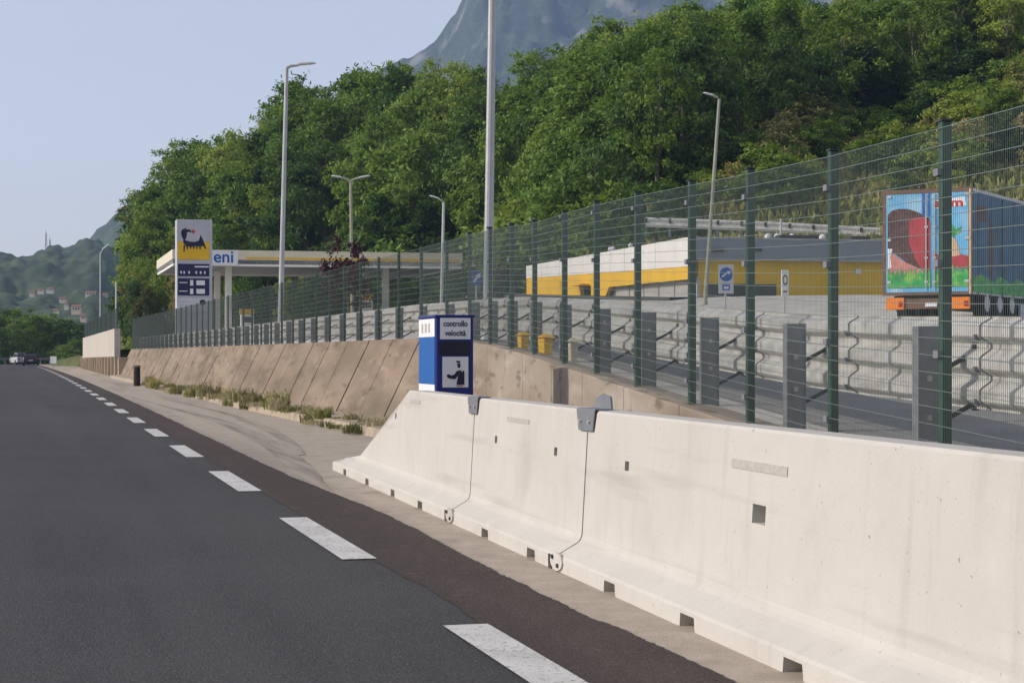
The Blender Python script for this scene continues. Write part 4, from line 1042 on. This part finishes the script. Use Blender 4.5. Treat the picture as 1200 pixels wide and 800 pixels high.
def crown(seed, H, RX, base, ncl, lpc, lsize, shape='round', sparse=0.0):
    """leaf clumps carried on limbs; returns trunk and crown builders"""
    q = random.Random(seed); tr = MB(); cr = MB()
    top = Vector((q.uniform(-.6, .6), q.uniform(-.6, .6), H * .8))
    pts = [Vector((0, 0, -.6)), Vector((q.uniform(-.1, .1), q.uniform(-.1, .1), H * .2)), Vector((top.x * .5, top.y * .5, H * .5)), top]
    r0 = H * .017
    tr.tube(pts, [r0 * 1.4, r0, r0 * .7, r0 * .2], 7)
    lobes = []
    nl = q.randint(8, 11)
    for i in range(nl):
        a = i * 2.4 + q.uniform(-.4, .4); f = i / (nl - 1)
        z = base + (H - base) * (.10 + .80 * f)
        if shape == 'round': k = math.sin(math.pi * (.22 + .70 * f))
        elif shape == 'tall': k = .85 * math.sin(math.pi * (.30 + .62 * f))
        else: k = .55 + .45 * math.sin(math.pi * f)
        rr = RX * k * q.uniform(.45, .8)
        c = Vector((rr * math.cos(a), rr * math.sin(a), z)); lobes.append((c, RX * q.uniform(.34, .52) * (.7 + .3 * k)))
        s0 = pts[1].lerp(pts[3], max(0, (z - base * .4) / H - .25)); m_ = s0.lerp(c, .5) + Vector((0, 0, .3))
        tr.tube([s0, m_, c], [r0 * .5, r0 * .3, r0 * .1], 5)
    for ci in range(ncl):
        c, rl = lobes[ci % nl]
        d = Vector((q.gauss(0, 1), q.gauss(0, 1), q.gauss(.15, .9))).normalized()
        cc = c + d * rl * q.uniform(.55, 1.05); cc.z = max(cc.z, base * .75)
        if q.random() < .10: cc += d * rl * .15
        cl_r = q.uniform(.5, 1.0) * RX * .155
        out = (cc - Vector((0, 0, (base + H) * .45))).normalized()
        for _ in range(lpc):
            e = Vector((q.gauss(0, 1), q.gauss(0, 1), q.gauss(0, .62))) * cl_r * .75
            p = cc + e
            nrm = (out * .7 + Vector((q.gauss(0, .7), q.gauss(0, .7), q.gauss(.5, .6)))).normalized()
            t1 = nrm.orthogonal().normalized(); t2 = nrm.cross(t1); an = q.uniform(0, 6.28)
            a1 = (t1 * math.cos(an) + t2 * math.sin(an)) * lsize * q.uniform(.6, 1.25); a2 = nrm.cross(a1).normalized() * lsize * q.uniform(.32, .6)
            cr.add([p - a1, p + a2 - nrm * lsize * .1, p + a1, p - a2 - nrm * lsize * .1], [(0, 1, 2, 3)])
    return tr, cr
def proto_tree(name, label, cat, group, seed, leaf, **kw):
    tr, cr = crown(seed, **kw)
    r = thing(name, (0, 0, 0), label, cat, group)
    tr.build('trunk', M['bark'], r, smooth=True, fix=False); cr.build('crown', M[leaf], r, fix=False)
    return r
G_ = 'trees of the wooded hillside'
KIND = [
    ('broad', 'leaf_green', dict(H=12, RX=4.6, base=3.0, ncl=125, lpc=60, lsize=.25, shape='round')),
    ('broad', 'leaf_green', dict(H=13, RX=4.2, base=3.4, ncl=125, lpc=60, lsize=.24, shape='tall')),
    ('dark', 'leaf_dark', dict(H=11.5, RX=4.6, base=2.2, ncl=125, lpc=60, lsize=.25, shape='round')),
    ('dark', 'leaf_dark', dict(H=12.5, RX=3.9, base=2.4, ncl=115, lpc=60, lsize=.24, shape='tall')),
    ('lime', 'leaf_lime', dict(H=12, RX=4.2, base=2.6, ncl=95, lpc=58, lsize=.22, shape='feather')),
    ('lime', 'leaf_lime', dict(H=11, RX=3.8, base=2.0, ncl=92, lpc=58, lsize=.22, shape='round')),
    ('olive', 'leaf_olive', dict(H=10.5, RX=4.0, base=1.6, ncl=100, lpc=56, lsize=.22, shape='round')),
    ('airy', 'leaf_green', dict(H=13.5, RX=3.4, base=4.5, ncl=100, lpc=40, lsize=.20, shape='feather')),
]
WORDS = {'broad': 'full green broadleaf tree', 'dark': 'dark green dense tree', 'lime': 'light yellow green feathery tree', 'olive': 'brownish olive green tree', 'airy': 'thin airy tree'}
PT = [proto_tree('broadleaf_tree', 'green tree', 'tree', G_, 100 + i, lf, **kw) for i, (kn, lf, kw) in enumerate(KIND)]
PTT = [tree_of(p) for p in PT]; used = [False] * len(PT)
def zone(px):
    for lim, z in ((172, 'at the left end of the hill'), (255, 'above the pylon sign'), (385, 'above the canopy lettering'), (520, 'above the right half of the canopy'), (640, 'behind the thickest lamp post'), (770, 'above the white fascia'), (900, 'above the yellow building corner'), (1035, 'above the grey roof fascia')):
        if px < lim: return z
    return 'above the lorry trailer'
def place(k, p, rz, sc, label, group, tilt=(0, 0)):
    if not used[k]:
        used[k] = True; o = PT[k]; o.location = p; o.rotation_euler = (tilt[0], tilt[1], rz); o.scale = sc; o['label'] = label; o['group'] = group
        return o
    return copy_tree(PT[k], PTT[k], p, rz, sc, label, group, tilt)
q = random.Random(21); placed = []
def try_place(px, Y, k, hmax=None, row='', mind=3.6, sc0=None):
    p = hp(px, Y)
    for o in placed:
        if (o - p).length < mind: return False
    placed.append(p)
    sc = sc0 or q.uniform(.8, 1.15)
    H = KIND[k][2]['H']
    # no taller than the skyline seen on the real ridge
    room = EYE + (HOR - lerp_tab(SIL, px)) * Y / F - p.z
    if room < 3: return False
    if sc * H > room: sc = max(room / H, .45)
    if Y > lerp_tab(YC, px) - 22 and sc * H < room * .93: sc = min(1.45, room * q.uniform(.88, 1.02) / H)
    p.z -= .3
    lab = f"{WORDS[KIND[k][0]]} {row} {zone(px)}"
    place(k, p, q.uniform(0, 6.28), (sc * q.uniform(.74, 1.02), sc * q.uniform(.74, 1.02), sc), ' '.join(lab.split()), G_, (q.uniform(-.05, .05), q.uniform(-.05, .05)))
    return True
def pick(px, front):
    if px < 260: c = [6, 6, 5, 7, 0, 4] if front else [0, 1, 5, 7, 6, 4]
    elif px < 640: c = [0, 2, 2, 3, 3, 5] if front else [0, 1, 0, 1, 4, 5, 7]
    elif px < 860: c = [2, 3, 3, 2, 0, 4] if front else [0, 0, 1, 4, 1, 4]
    else: c = [2, 3, 0, 5, 4] if front else [4, 4, 5, 0, 1, 4]
    return q.choice(c)
px = 172
while px < 1260:      # front row along the foot
    Y = lerp_tab(YF, px) + q.uniform(1, 5)
    if px > 740: Y += lerp_tab([(740, 2), (790, 9), (870, 15), (950, 26), (1050, 36), (1250, 40)], px)
    try_place(px, Y, pick(px, True), row='in the front row', sc0=q.uniform(.55, .95))
    px += q.uniform(17, 30)
for _ in range(5200):
    px = q.uniform(170, 1290); yf = lerp_tab(YF, px); yc = lerp_tab(YC, px)
    y0 = yf + (6 if px < 740 else lerp_tab([(740, 8), (790, 15), (870, 22), (950, 31), (1050, 41), (1250, 45)], px))
    if y0 > yc: continue
    Y = q.uniform(y0, yc + 6)
    try_place(px, Y, pick(px, False), row='high up' if Y > (y0 + yc) / 2 + 6 else 'half way up', mind=4.9)
    if len(placed) > 250: break
for px, Y, k, sc_ in ((153, 190, 6, .55), (160, 186, 2, .62), (168, 193, 6, .75), (149, 200, 0, .5), (163, 200, 4, .8), (157, 181, 5, .45), (171, 184, 6, .6)):
    p = hp(px, Y); p.z -= .3
    place(k, p, q.uniform(0, 6), (sc_ * .8, sc_ * .8, sc_ * 1.1), f"small {WORDS[KIND[k][0]]} {zone(160)}", G_)
# sparse tips on the left skyline
for px, py, k in ((165, 222, 7), (176, 230, 7), (190, 206, 7), (208, 163, 7), (228, 164, 7), (345, 92, 1), (418, 92, 0), (622, 60, 7), (641, 55, 7), (712, 22, 1), (800, 8, 0), (868, -4, 0)):
    Y = lerp_tab(YC, px) - 8; p = hp(px, Y); H = KIND[k][2]['H']; sc = (EYE + (HOR - py) * Y / F - p.z) / H
    place(k, p, q.uniform(0, 6), (min(sc, 1.1), min(sc, 1.1), sc), f"{WORDS[KIND[k][0]]} sticking up on the skyline {zone(px)}", G_)
# dark red plums
r = proto_tree('plum_tree', 'dark red leaved tree before the right end of the canopy', 'tree', 'dark red trees', 301, 'leaf_red', H=3.8, RX=2.0, base=1.2, ncl=70, lpc=40, lsize=.14)
p = at(408, 330, 92); p.z = plaza_z(p.x, p.y) + .2; k = (EYE + (HOR - 286) * 92 / F - p.z) / 3.9; r.location = p; r.scale = (k * .66, k * .66, k)
rt = tree_of(r)
for px, Y, ht, lab in ((545, 138, 3.6, 'dark red leaved tree low on the slope left of the thick lamp post'), (596, 138, 3.0, 'dark red leaved tree low on the slope right of the thick lamp post')):
    p = hp(px, Y - 2); p.z += 1.5; copy_tree(r, rt, p, 1.3, (1.2, 1.2, 1.2), lab)
# bushes at the foot of the slope
bushes = []
for i, (lf, lab) in enumerate((('leaf_green', 'rounded green bush'), ('leaf_lime', 'pale yellow green bush'), ('leaf_straw', 'straw tinted bush'), ('leaf_dark', 'dark green bush'))):
    bushes.append(proto_tree('bush', lab, 'bush', 'bushes along the foot of the hill', 400 + i, lf, H=3.0, RX=2.0, base=.3, ncl=80, lpc=38, lsize=.15))
BT = [tree_of(b) for b in bushes]; BU = [False] * 4
def bush(k, p, sc, label):
    label = ' '.join(label.split())
    if not BU[k]: BU[k] = True; o = bushes[k]; o.location = p; o.scale = sc; o['label'] = label; return
    copy_tree(bushes[k], BT[k], p, q.uniform(0, 6), sc, label)
BN = ['rounded green bush', 'pale yellow green bush', 'straw tinted bush', 'dark green bush']
for px, py, Y, k, s_, where in ((462, 268, 132, 0, 1.6, 'above the canopy right of the double arm lamp'), (482, 276, 134, 0, 1.2, 'above the canopy roof beside the short lamp post'), (636, 244, 128, 1, 1.2, 'on the slope left of the roof vents'), (668, 236, 124, 0, 1.5, 'on the slope above the roof vents'), (700, 232, 118, 1, 1.5, 'on the slope above the middle of the white fascia'), (730, 226, 114, 1, 1.5, 'on the slope right of the roof vents'), (775, 222, 114, 0, 1.3, 'above the left end of the upper guardrail')):
    p = hp(px, lerp_tab(YF, px) + 3); zt9 = EYE + (HOR - py) * p.y / F; kk = max(.7, (zt9 - p.z) / 3.0) * 1.05
    bush(k, p, (kk * 1.2, kk * 1.2, kk), f'{BN[k]} {where}')
for _ in range(84):
    px = q.uniform(780, 1290); dy = q.uniform(5, lerp_tab([(780, 12), (870, 18), (1000, 32), (1250, 42)], px)); Y = lerp_tab(YF, px) + dy
    p = hp(px, Y); k = q.choice([1, 1, 2, 0, 1, 3] if dy > 10 else [2, 2, 1, 1]); s_ = q.uniform(.5, 1.05)
    z = 'above the corner of the yellow building' if px < 900 else 'above the grey roof fascia' if px < 1035 else 'above the lorry trailer'
    bush(k, p - Vector((0, 0, .2)), (s_ * 1.15, s_ * 1.15, s_), f"{BN[k]} {'low' if dy < 12 else 'higher'} on the grassy slope {z}")
for _ in range(46):
    px = q.uniform(700, 1280); yc = lerp_tab(YC, px); Y = q.uniform(lerp_tab(YF, px) + 34, yc + 4); p = hp(px, Y); s_ = q.uniform(1.0, 1.6)
    bush(q.choice([0, 3, 3]), p - Vector((0, 0, .3)), (s_ * 1.3, s_ * 1.3, s_), f"shaded bush under the trees {zone(px)}")
# rough grass on the open slope (one mass)
gm = MB(); q2 = random.Random(31)
for _ in range(26000):
    px = q2.uniform(600, 1300) if q2.random() < .8 else q2.uniform(400, 800); Y = lerp_tab(YF, px) - 4 + 46 * q2.random() ** 1.3
    p = hp(px, Y); h = q2.uniform(.25, .75); a = q2.uniform(0, 6.28); wv = Vector((math.cos(a), math.sin(a), 0)) * q2.uniform(.08, .2); ln = Vector((q2.uniform(-.3, .3), q2.uniform(-.3, .3), 0))
    gm.add([p - wv - Vector((0, 0, .1)), p + wv - Vector((0, 0, .1)), p + wv * .5 + ln + Vector((0, 0, h)), p - wv * .6 + ln * .7 + Vector((0, 0, h * .8))], [(0, 1, 2, 3)])
tag(gm.build('rough_grass', M['leaf_straw'], fix=False), 'rough yellow green grass covering the open slope below the trees', 'grass', kind='stuff')
# upper guardrail on the shelf
r = thing('upper_guardrail', hp(900, 105), 'weathered guardrail of the upper road above the roof of the yellow building', 'guardrail')
pts = []
for px in range(757, 1075, 7):
    Y = 107 - (px - 757) * .012; py = lerp_tab([(757, 254.5), (775, 255), (900, 259.5), (1035, 267), (1100, 271)], px); pts.append(at(px, py, Y))
mb = MB()
for a, b in zip(pts, pts[1:]):
    sd_ = (b - a).normalized(); n3 = Vector((sd_.y, -sd_.x, 0))
    prof = [(0, .0), (.05, -.13), (0, -.27), (.0, -.31), (.05, -.45), (0, -.58)]
    for (x, z), (x2, z2) in zip(prof, prof[1:]):
        mb.add([a + n3 * x + Vector((0, 0, z)), b + n3 * x + Vector((0, 0, z)), b + n3 * x2 + Vector((0, 0, z2)), a + n3 * x2 + Vector((0, 0, z2))], [(0, 1, 2, 3)])
mb.build('rail_beam', M['galv'], r, smooth=False, fix=False)
for p in pts[::4]:
    mb = MB(); mb.bar(p + Vector((0, .1, .0)), p + Vector((0, .1, -1.1)), .14, .1); mb.build('post', M['galv_dark'], r)
    mb = MB(); mb.obox(p + Vector((0, -.06, -.19)), (.07, 0, 0), (0, .02, 0), (0, 0, .13)); mb.build('spacer', M['steel_black'], r)

# ------------------------------------------------------------------ end of the road
fp_ = [proto_tree('roadside_tree', 'dark green roadside tree', 'tree', 'trees where the road disappears', 500 + i, ['leaf_green', 'leaf_dark', 'leaf_green'][i], H=8, RX=3.4, base=.6, ncl=100, lpc=40, lsize=.22, shape=['round', 'tall', 'round'][i]) for i in range(3)]
FT = [tree_of(o) for o in fp_]; fu = [False] * 3
k = 0
for px, py, Y in ((-28, 352, 262), (-8, 368, 250), (8, 362, 262), (22, 372, 255), (34, 366, 268), (46, 370, 258), (58, 368, 270), (70, 372, 262), (82, 374, 268), (92, 378, 262), (100, 384, 240), (2, 384, 285), (40, 380, 290), (76, 380, 290), (-50, 356, 270), (88, 398, 225), (80, 402, 232)):
    p = at(px, 420, Y); p.z = -.1; sc = (EYE + (HOR - py) * Y / F) / 8.0; i = k % 3; k += 1
    wd = max(sc, .6) * 1.25
    lab = ['round green roadside tree', 'darker upright roadside tree', 'spreading green roadside tree'][i] + (' beside the car at the road end' if px < 50 else ' between the car and the white parapet wall') + (', behind the others' if Y > 280 else '')
    if not fu[i]: fu[i] = True; o = fp_[i]; o.location = p; o.scale = (wd, wd, sc); o['label'] = lab
    else: copy_tree(fp_[i], FT[i], p, k * 1.7, (wd, wd, sc), lab)
r = thing('far_guardrail', at(30, 420, 246), 'dark guardrail crossing behind the distant car', 'guardrail')
mb = MB(); a = at(-80, 417, 240); b = at(78, 417.5, 250); a.z = .75; b.z = .75; mb.bar(a, b, .08, .34, side=(0, 1, 0)); mb.build('rail_beam', M['galv_dark'], r)
for i in range(16):
    p = a.lerp(b, i / 15); mb = MB(); mb.bar((p.x, p.y + .1, 0), (p.x, p.y + .1, .8), .12); mb.build('post', M['galv_dark'], r)
hd_ = MB(); q3 = random.Random(77)
for _ in range(9000):
    px = q3.uniform(-60, 96); Y = q3.uniform(249, 256); p = at(px, 415, Y); p.z = q3.uniform(0, 1.5) * (1 + .3 * math.sin(px * .3)); v1 = Vector((q3.gauss(0, 1), q3.gauss(0, 1), q3.gauss(0, 1))).normalized() * .22; v2 = v1.orthogonal().normalized() * .12
    hd_.add([p - v1, p + v2, p + v1, p - v2], [(0, 1, 2, 3)])
tag(hd_.build('hedge', M['leaf_dark'], loc=at(18, 420, 252), fix=False), 'low dark hedge behind the guardrail at the far end of the road', 'hedge')
r = thing('marker_board', at(62, 424, 168), 'small white marker board beside the lane at the far end of the road', 'road marker')
p = at(62.5, 421.5, 168); mb = MB(); mb.obox(p, (.28, 0, 0), (0, .02, 0), (0, 0, .32)); mb.build('plate', M['label_white'], r)
mb = MB(); mb.bar((p.x, p.y + .06, 0), (p.x, p.y + .06, p.z), .06); mb.build('post', M['pole_grey'], r)

def car(name, pos, yaw, body, label):
    """body with glasshouse, wheels and lamps, built facing +y"""
    r = thing(name, (0, 0, 0), label, 'car')
    def loft(sections, nm, m, par):
        mb = MB(); k = len(sections[0]); vs = [Vector(v) for s_ in sections for v in s_]
        fs = [(i * k + j, i * k + (j + 1) % k, (i + 1) * k + (j + 1) % k, (i + 1) * k + j) for i in range(len(sections) - 1) for j in range(k)]
        fs += [tuple(range(k)), tuple((len(sections) - 1) * k + j for j in range(k - 1, -1, -1))]
        mb.add(vs, fs); return mb.build(nm, M[m], par, bevel=.03, smooth=False)
    sec = lambda y, wd, z0, z1: [(-wd, y, z0 + .1), (-wd * .93, y, z0), (wd * .93, y, z0), (wd, y, z0 + .1), (wd, y, z1 - .15), (wd * .93, y, z1), (-wd * .93, y, z1), (-wd, y, z1 - .15)]
    loft([sec(-2.1, .80, .35, .85), sec(-1.95, .88, .25, .98), sec(-.8, .9, .22, .95), sec(1.0, .9, .22, .93), sec(1.9, .86, .25, .80), sec(2.1, .76, .35, .70)], 'body', body, r)
    loft([sec(-1.9, .74, .92, 1.05), sec(-1.45, .68, .90, 1.45), sec(.2, .68, .88, 1.48), sec(1.05, .74, .88, 1.0)], 'cabin', 'glass_dark', r)
    mb = MB(); mb.obox((0, -.6, 1.475), (.62, 0, 0), (0, .85, 0), (0, 0, .02)); mb.build('roof', M[body], r, bevel=.01)
    for x in (-.8, .8):
        for y in (-1.3, 1.35):
            mb = MB(); mb.tube([(x - .1, y, .32), (x + .1, y, .32)], .32, 14); mb.build('wheel', M['rubber'], r)
        mb = MB(); mb.obox((x * .82, -2.08, .78), (.14, 0, 0), (0, .04, 0), (0, 0, .09)); mb.build('tail_lamp', M['tail_red'], r)
        mb = MB(); mb.obox((x * 1.18, .7, 1.0), (.1, 0, 0), (0, .06, 0), (0, 0, .07)); mb.build('mirror', M[body], r)
    mb = MB(); mb.obox((0, -2.11, .62), (.26, 0, 0), (0, .01, 0), (0, 0, .06)); mb.build('number_plate', M['label_white'], r)
    r.location = pos; r.rotation_euler = (0, 0, yaw); return r
p = at(36, 428, 218); p.z = .02; car('parked_car' if 0 else 'car', p, math.atan2(-UX, UY), 'car_dark', 'dark car driving ahead near the end of the road')
p = at(24, 422, 246); p.z = .02; p = at(23, 422, 238); p.z = .02; car('car', p, math.atan2(-UX, UY) + .25, 'car_silver', 'pale car beyond the dark car at the end of the road')

# ------------------------------------------------------------------ hills and mountain
def hillmat(name, c1, c2, rock=None):
    m = mat(name, c1, .95, col2=c2, scale=.02, detail=8, contrast=(.38, .62), extra=chain(mixnoise((.02, .036, .018), .09, .46, .58, .85), mixnoise((.09, .12, .045), .05, .56, .68, .6), mixnoise((.13, .14, .06), .006, .62, .66, .5), *([mixnoise(rock, .02, .56, .66, .75, (1, 1, .16), det=9)] if rock else [])))
    return m
hillmat('far_wood', (.035, .06, .028), (.06, .09, .036)); hillmat('mountain', (.03, .048, .03), (.05, .066, .04), (.22, .205, .19))
def relief(name, sil, Y0, Y1, pmin, pmax, m, rough, npx, ny, power=1.0):
    grid = []
    for k in range(ny + 1):
        u = k / ny; row = []
        for i in range(npx + 1):
            px = pmin + (pmax - pmin) * i / npx; Yc = Y0 + (Y1 - Y0) * min(1, u / .8)
            zc = EYE + (HOR - lerp_tab(sil, px)) * Y1 / F
            Yk = Y0 + (Y1 - Y0) * u / .8
            v = u / .8
            z = zc * v ** power if v <= 1 else zc * (1 - (v - 1) * 1.2)
            x = (px - 600) / F * Yk
            z += 3.2 * noise.noise(Vector((x * .09, Yk * .09, 1))) * min(1, v * 3) + 2.0 * noise.noise(Vector((x * .22, Yk * .2, 4))) * min(1, v * 3)
            z += rough * (noise.fractal(Vector((x * .006, Yk * .006, 3)), 1.0, 2.0, 5) * .8 + .35 * noise.fractal(Vector((x * .03, Yk * .03, 8)), 1.0, 2.0, 4)) * min(1, v * 2) * (1 if v < .93 else .35)
            row.append(Vector((x, Yk, z - 1.0 if k else -1.5)))
        grid.append(row)
    return gridmesh(grid, name, m)
N1 = [(-900, 330), (-300, 300), (0, 297), (15, 299), (30, 303), (45, 296), (58, 289), (74, 291), (88, 286), (104, 281), (118, 282), (150, 300), (260, 345), (500, 395), (900, 405)]
N2 = [(-700, 400), (0, 380), (60, 320), (85, 297), (100, 286), (112, 270), (122, 262), (132, 251), (150, 240), (170, 232), (230, 205), (330, 190), (800, 185), (1200, 190)]
N3 = [(200, 300), (330, 190), (420, 105), (455, 78), (470, 71), (482, 66), (492, 58), (500, 54), (508, 47), (516, 38), (524, 26), (532, 14), (540, 0), (552, -26), (570, -48), (620, -70), (760, -82), (900, -78), (1050, -66), (1250, -58), (1500, 0), (1900, 100), (2400, 250)]
relief('near_hills', N1, 480, 1150, -500, 900, M['far_wood'], 12, 520, 90, 1.1)
relief('far_hills', N2, 1150, 1900, -500, 1100, M['far_wood'], 14, 420, 80, .9)
relief('mountain', N3, 1700, 2700, 150, 2300, M['mountain'], 48, 420, 90, 1.5)
def near_hill_z(px, Y):
    v = (Y - 480) / (1150 - 480); return (EYE + (HOR - lerp_tab(N1, px)) * 1150 / F) * v ** 1.1
for i, (px, py, wpx, hpx, m, lab) in enumerate((
    (90, 361, 11, 8, 'plaster_pink', 'distant pinkish house with a red tiled roof, largest of the village'), (78, 357, 5, 5, 'plaster', 'small distant white house left of the pinkish house'), (66, 364, 6, 5, 'plaster', 'low distant white house nearest to the road trees'), (107, 344, 12, 6, 'plaster', 'long distant white house on the slope behind the distant lamp post'),
    (48, 340, 7, 4, 'plaster', 'faint distant house high at the left of the village'), (38, 343, 6, 4, 'plaster_pink', 'faint pink distant house leftmost in the village'), (59, 339, 8, 4, 'plaster', 'faint distant house above the small white house'), (98, 371, 7, 6, 'plaster_pink', 'distant pink house just above the tree tops by the white wall'), (123, 346, 6, 5, 'plaster', 'distant white house at the right edge of the village'), (74, 350, 8, 4, 'plaster_pink', 'distant house with a brown roof in the middle of the village'))):
    # stand each house on the slope along its bearing
    Y = 500
    while Y < 1100 and HOR - (near_hill_z(px, Y) + 2 - EYE) * F / Y > py + hpx / 2: Y += 4
    p = at(px, py + hpx / 2, Y); wd = wpx / F * Y; ht = hpx / F * Y; dp = wd * .8
    r = thing('village_house', (p.x, p.y, p.z), lab, 'house', 'houses of the distant village')
    mb = MB(); mb.obox((p.x, p.y, p.z + ht * .3 - .5), (wd / 2, 0, 0), (0, dp / 2, 0), (0, 0, ht * .36 + .5)); mb.build('wall', M[m], r)
    mb = MB(); e = wd * .06; zr = p.z + ht * .665
    mb.add([(p.x - wd / 2 - e, p.y - dp / 2 - e, zr), (p.x + wd / 2 + e, p.y - dp / 2 - e, zr), (p.x + wd / 2 + e, p.y + dp / 2 + e, zr), (p.x - wd / 2 - e, p.y + dp / 2 + e, zr), (p.x - wd / 2 - e, p.y, zr + ht * .36), (p.x + wd / 2 + e, p.y, zr + ht * .36)], [(0, 1, 5, 4), (2, 3, 4, 5), (0, 4, 3), (1, 2, 5), (3, 2, 1, 0)])
    mb.build('roof', M['roof_tile'], r)
    for k in range(3):
        mb = MB(); mb.obox((p.x + (k - 1) * wd * .28, p.y - dp / 2 - .05, p.z + ht * .38), (wd * .055, 0, 0), (0, .04, 0), (0, 0, ht * .12)); mb.build('window', M['glass_dark'], r)
for px, py, tall, lab in ((54, 273, 16, 'red and white lattice mast on the ridge of the left hill'), (58.5, 281, 8, 'shorter mast right of the lattice mast on the ridge')):
    p = at(px, py + tall, 1140); r = thing('radio_mast', p, lab, 'mast'); h = tall / F * 1140
    mb = MB()
    for a in range(3):
        o1 = Vector((math.cos(a * 2.094), math.sin(a * 2.094), 0)); o2 = Vector((math.cos((a + 1) * 2.094), math.sin((a + 1) * 2.094), 0))
        mb.bar(p + o1 * .8 - Vector((0, 0, 3)), p + o1 * .35 + Vector((0, 0, h)), .14)
        for k in range(6): mb.bar(p + o1 * (.75 - k * .06) + Vector((0, 0, h * k / 6)), p + o2 * (.7 - k * .06) + Vector((0, 0, h * (k + 1) / 6)), .14)
    mb.build('lattice', M['trailer_frame'], r)
    mb = MB(); mb.tube([p + Vector((0, 0, h)), p + Vector((0, 0, h + 2.2))], .12, 6); mb.build('aerial', M['red_paint'], r)

# ------------------------------------------------------------------ air
mb = MB(); mb.obox((0, 1100, 310), (3600, 0, 0), (0, 2600, 0), (0, 0, 311.5))
hz = mb.build('haze', [])
hm = bpy.data.materials.new('haze'); hm.use_nodes = True; nt = hm.node_tree; nt.nodes.remove(nt.nodes['Principled BSDF'])
v = nt.nodes.new('ShaderNodeVolumePrincipled'); v.inputs['Color'].default_value = (.45, .62, 1.0, 1); v.inputs['Density'].default_value = .00015; v.inputs['Anisotropy'].default_value = 0
nt.links.new(v.outputs[0], nt.nodes['Material Output'].inputs['Volume'])
hz.data.materials.append(hm); tag(hz, 'thin bluish haze that pales the far hills and the mountain', 'haze', kind='stuff')
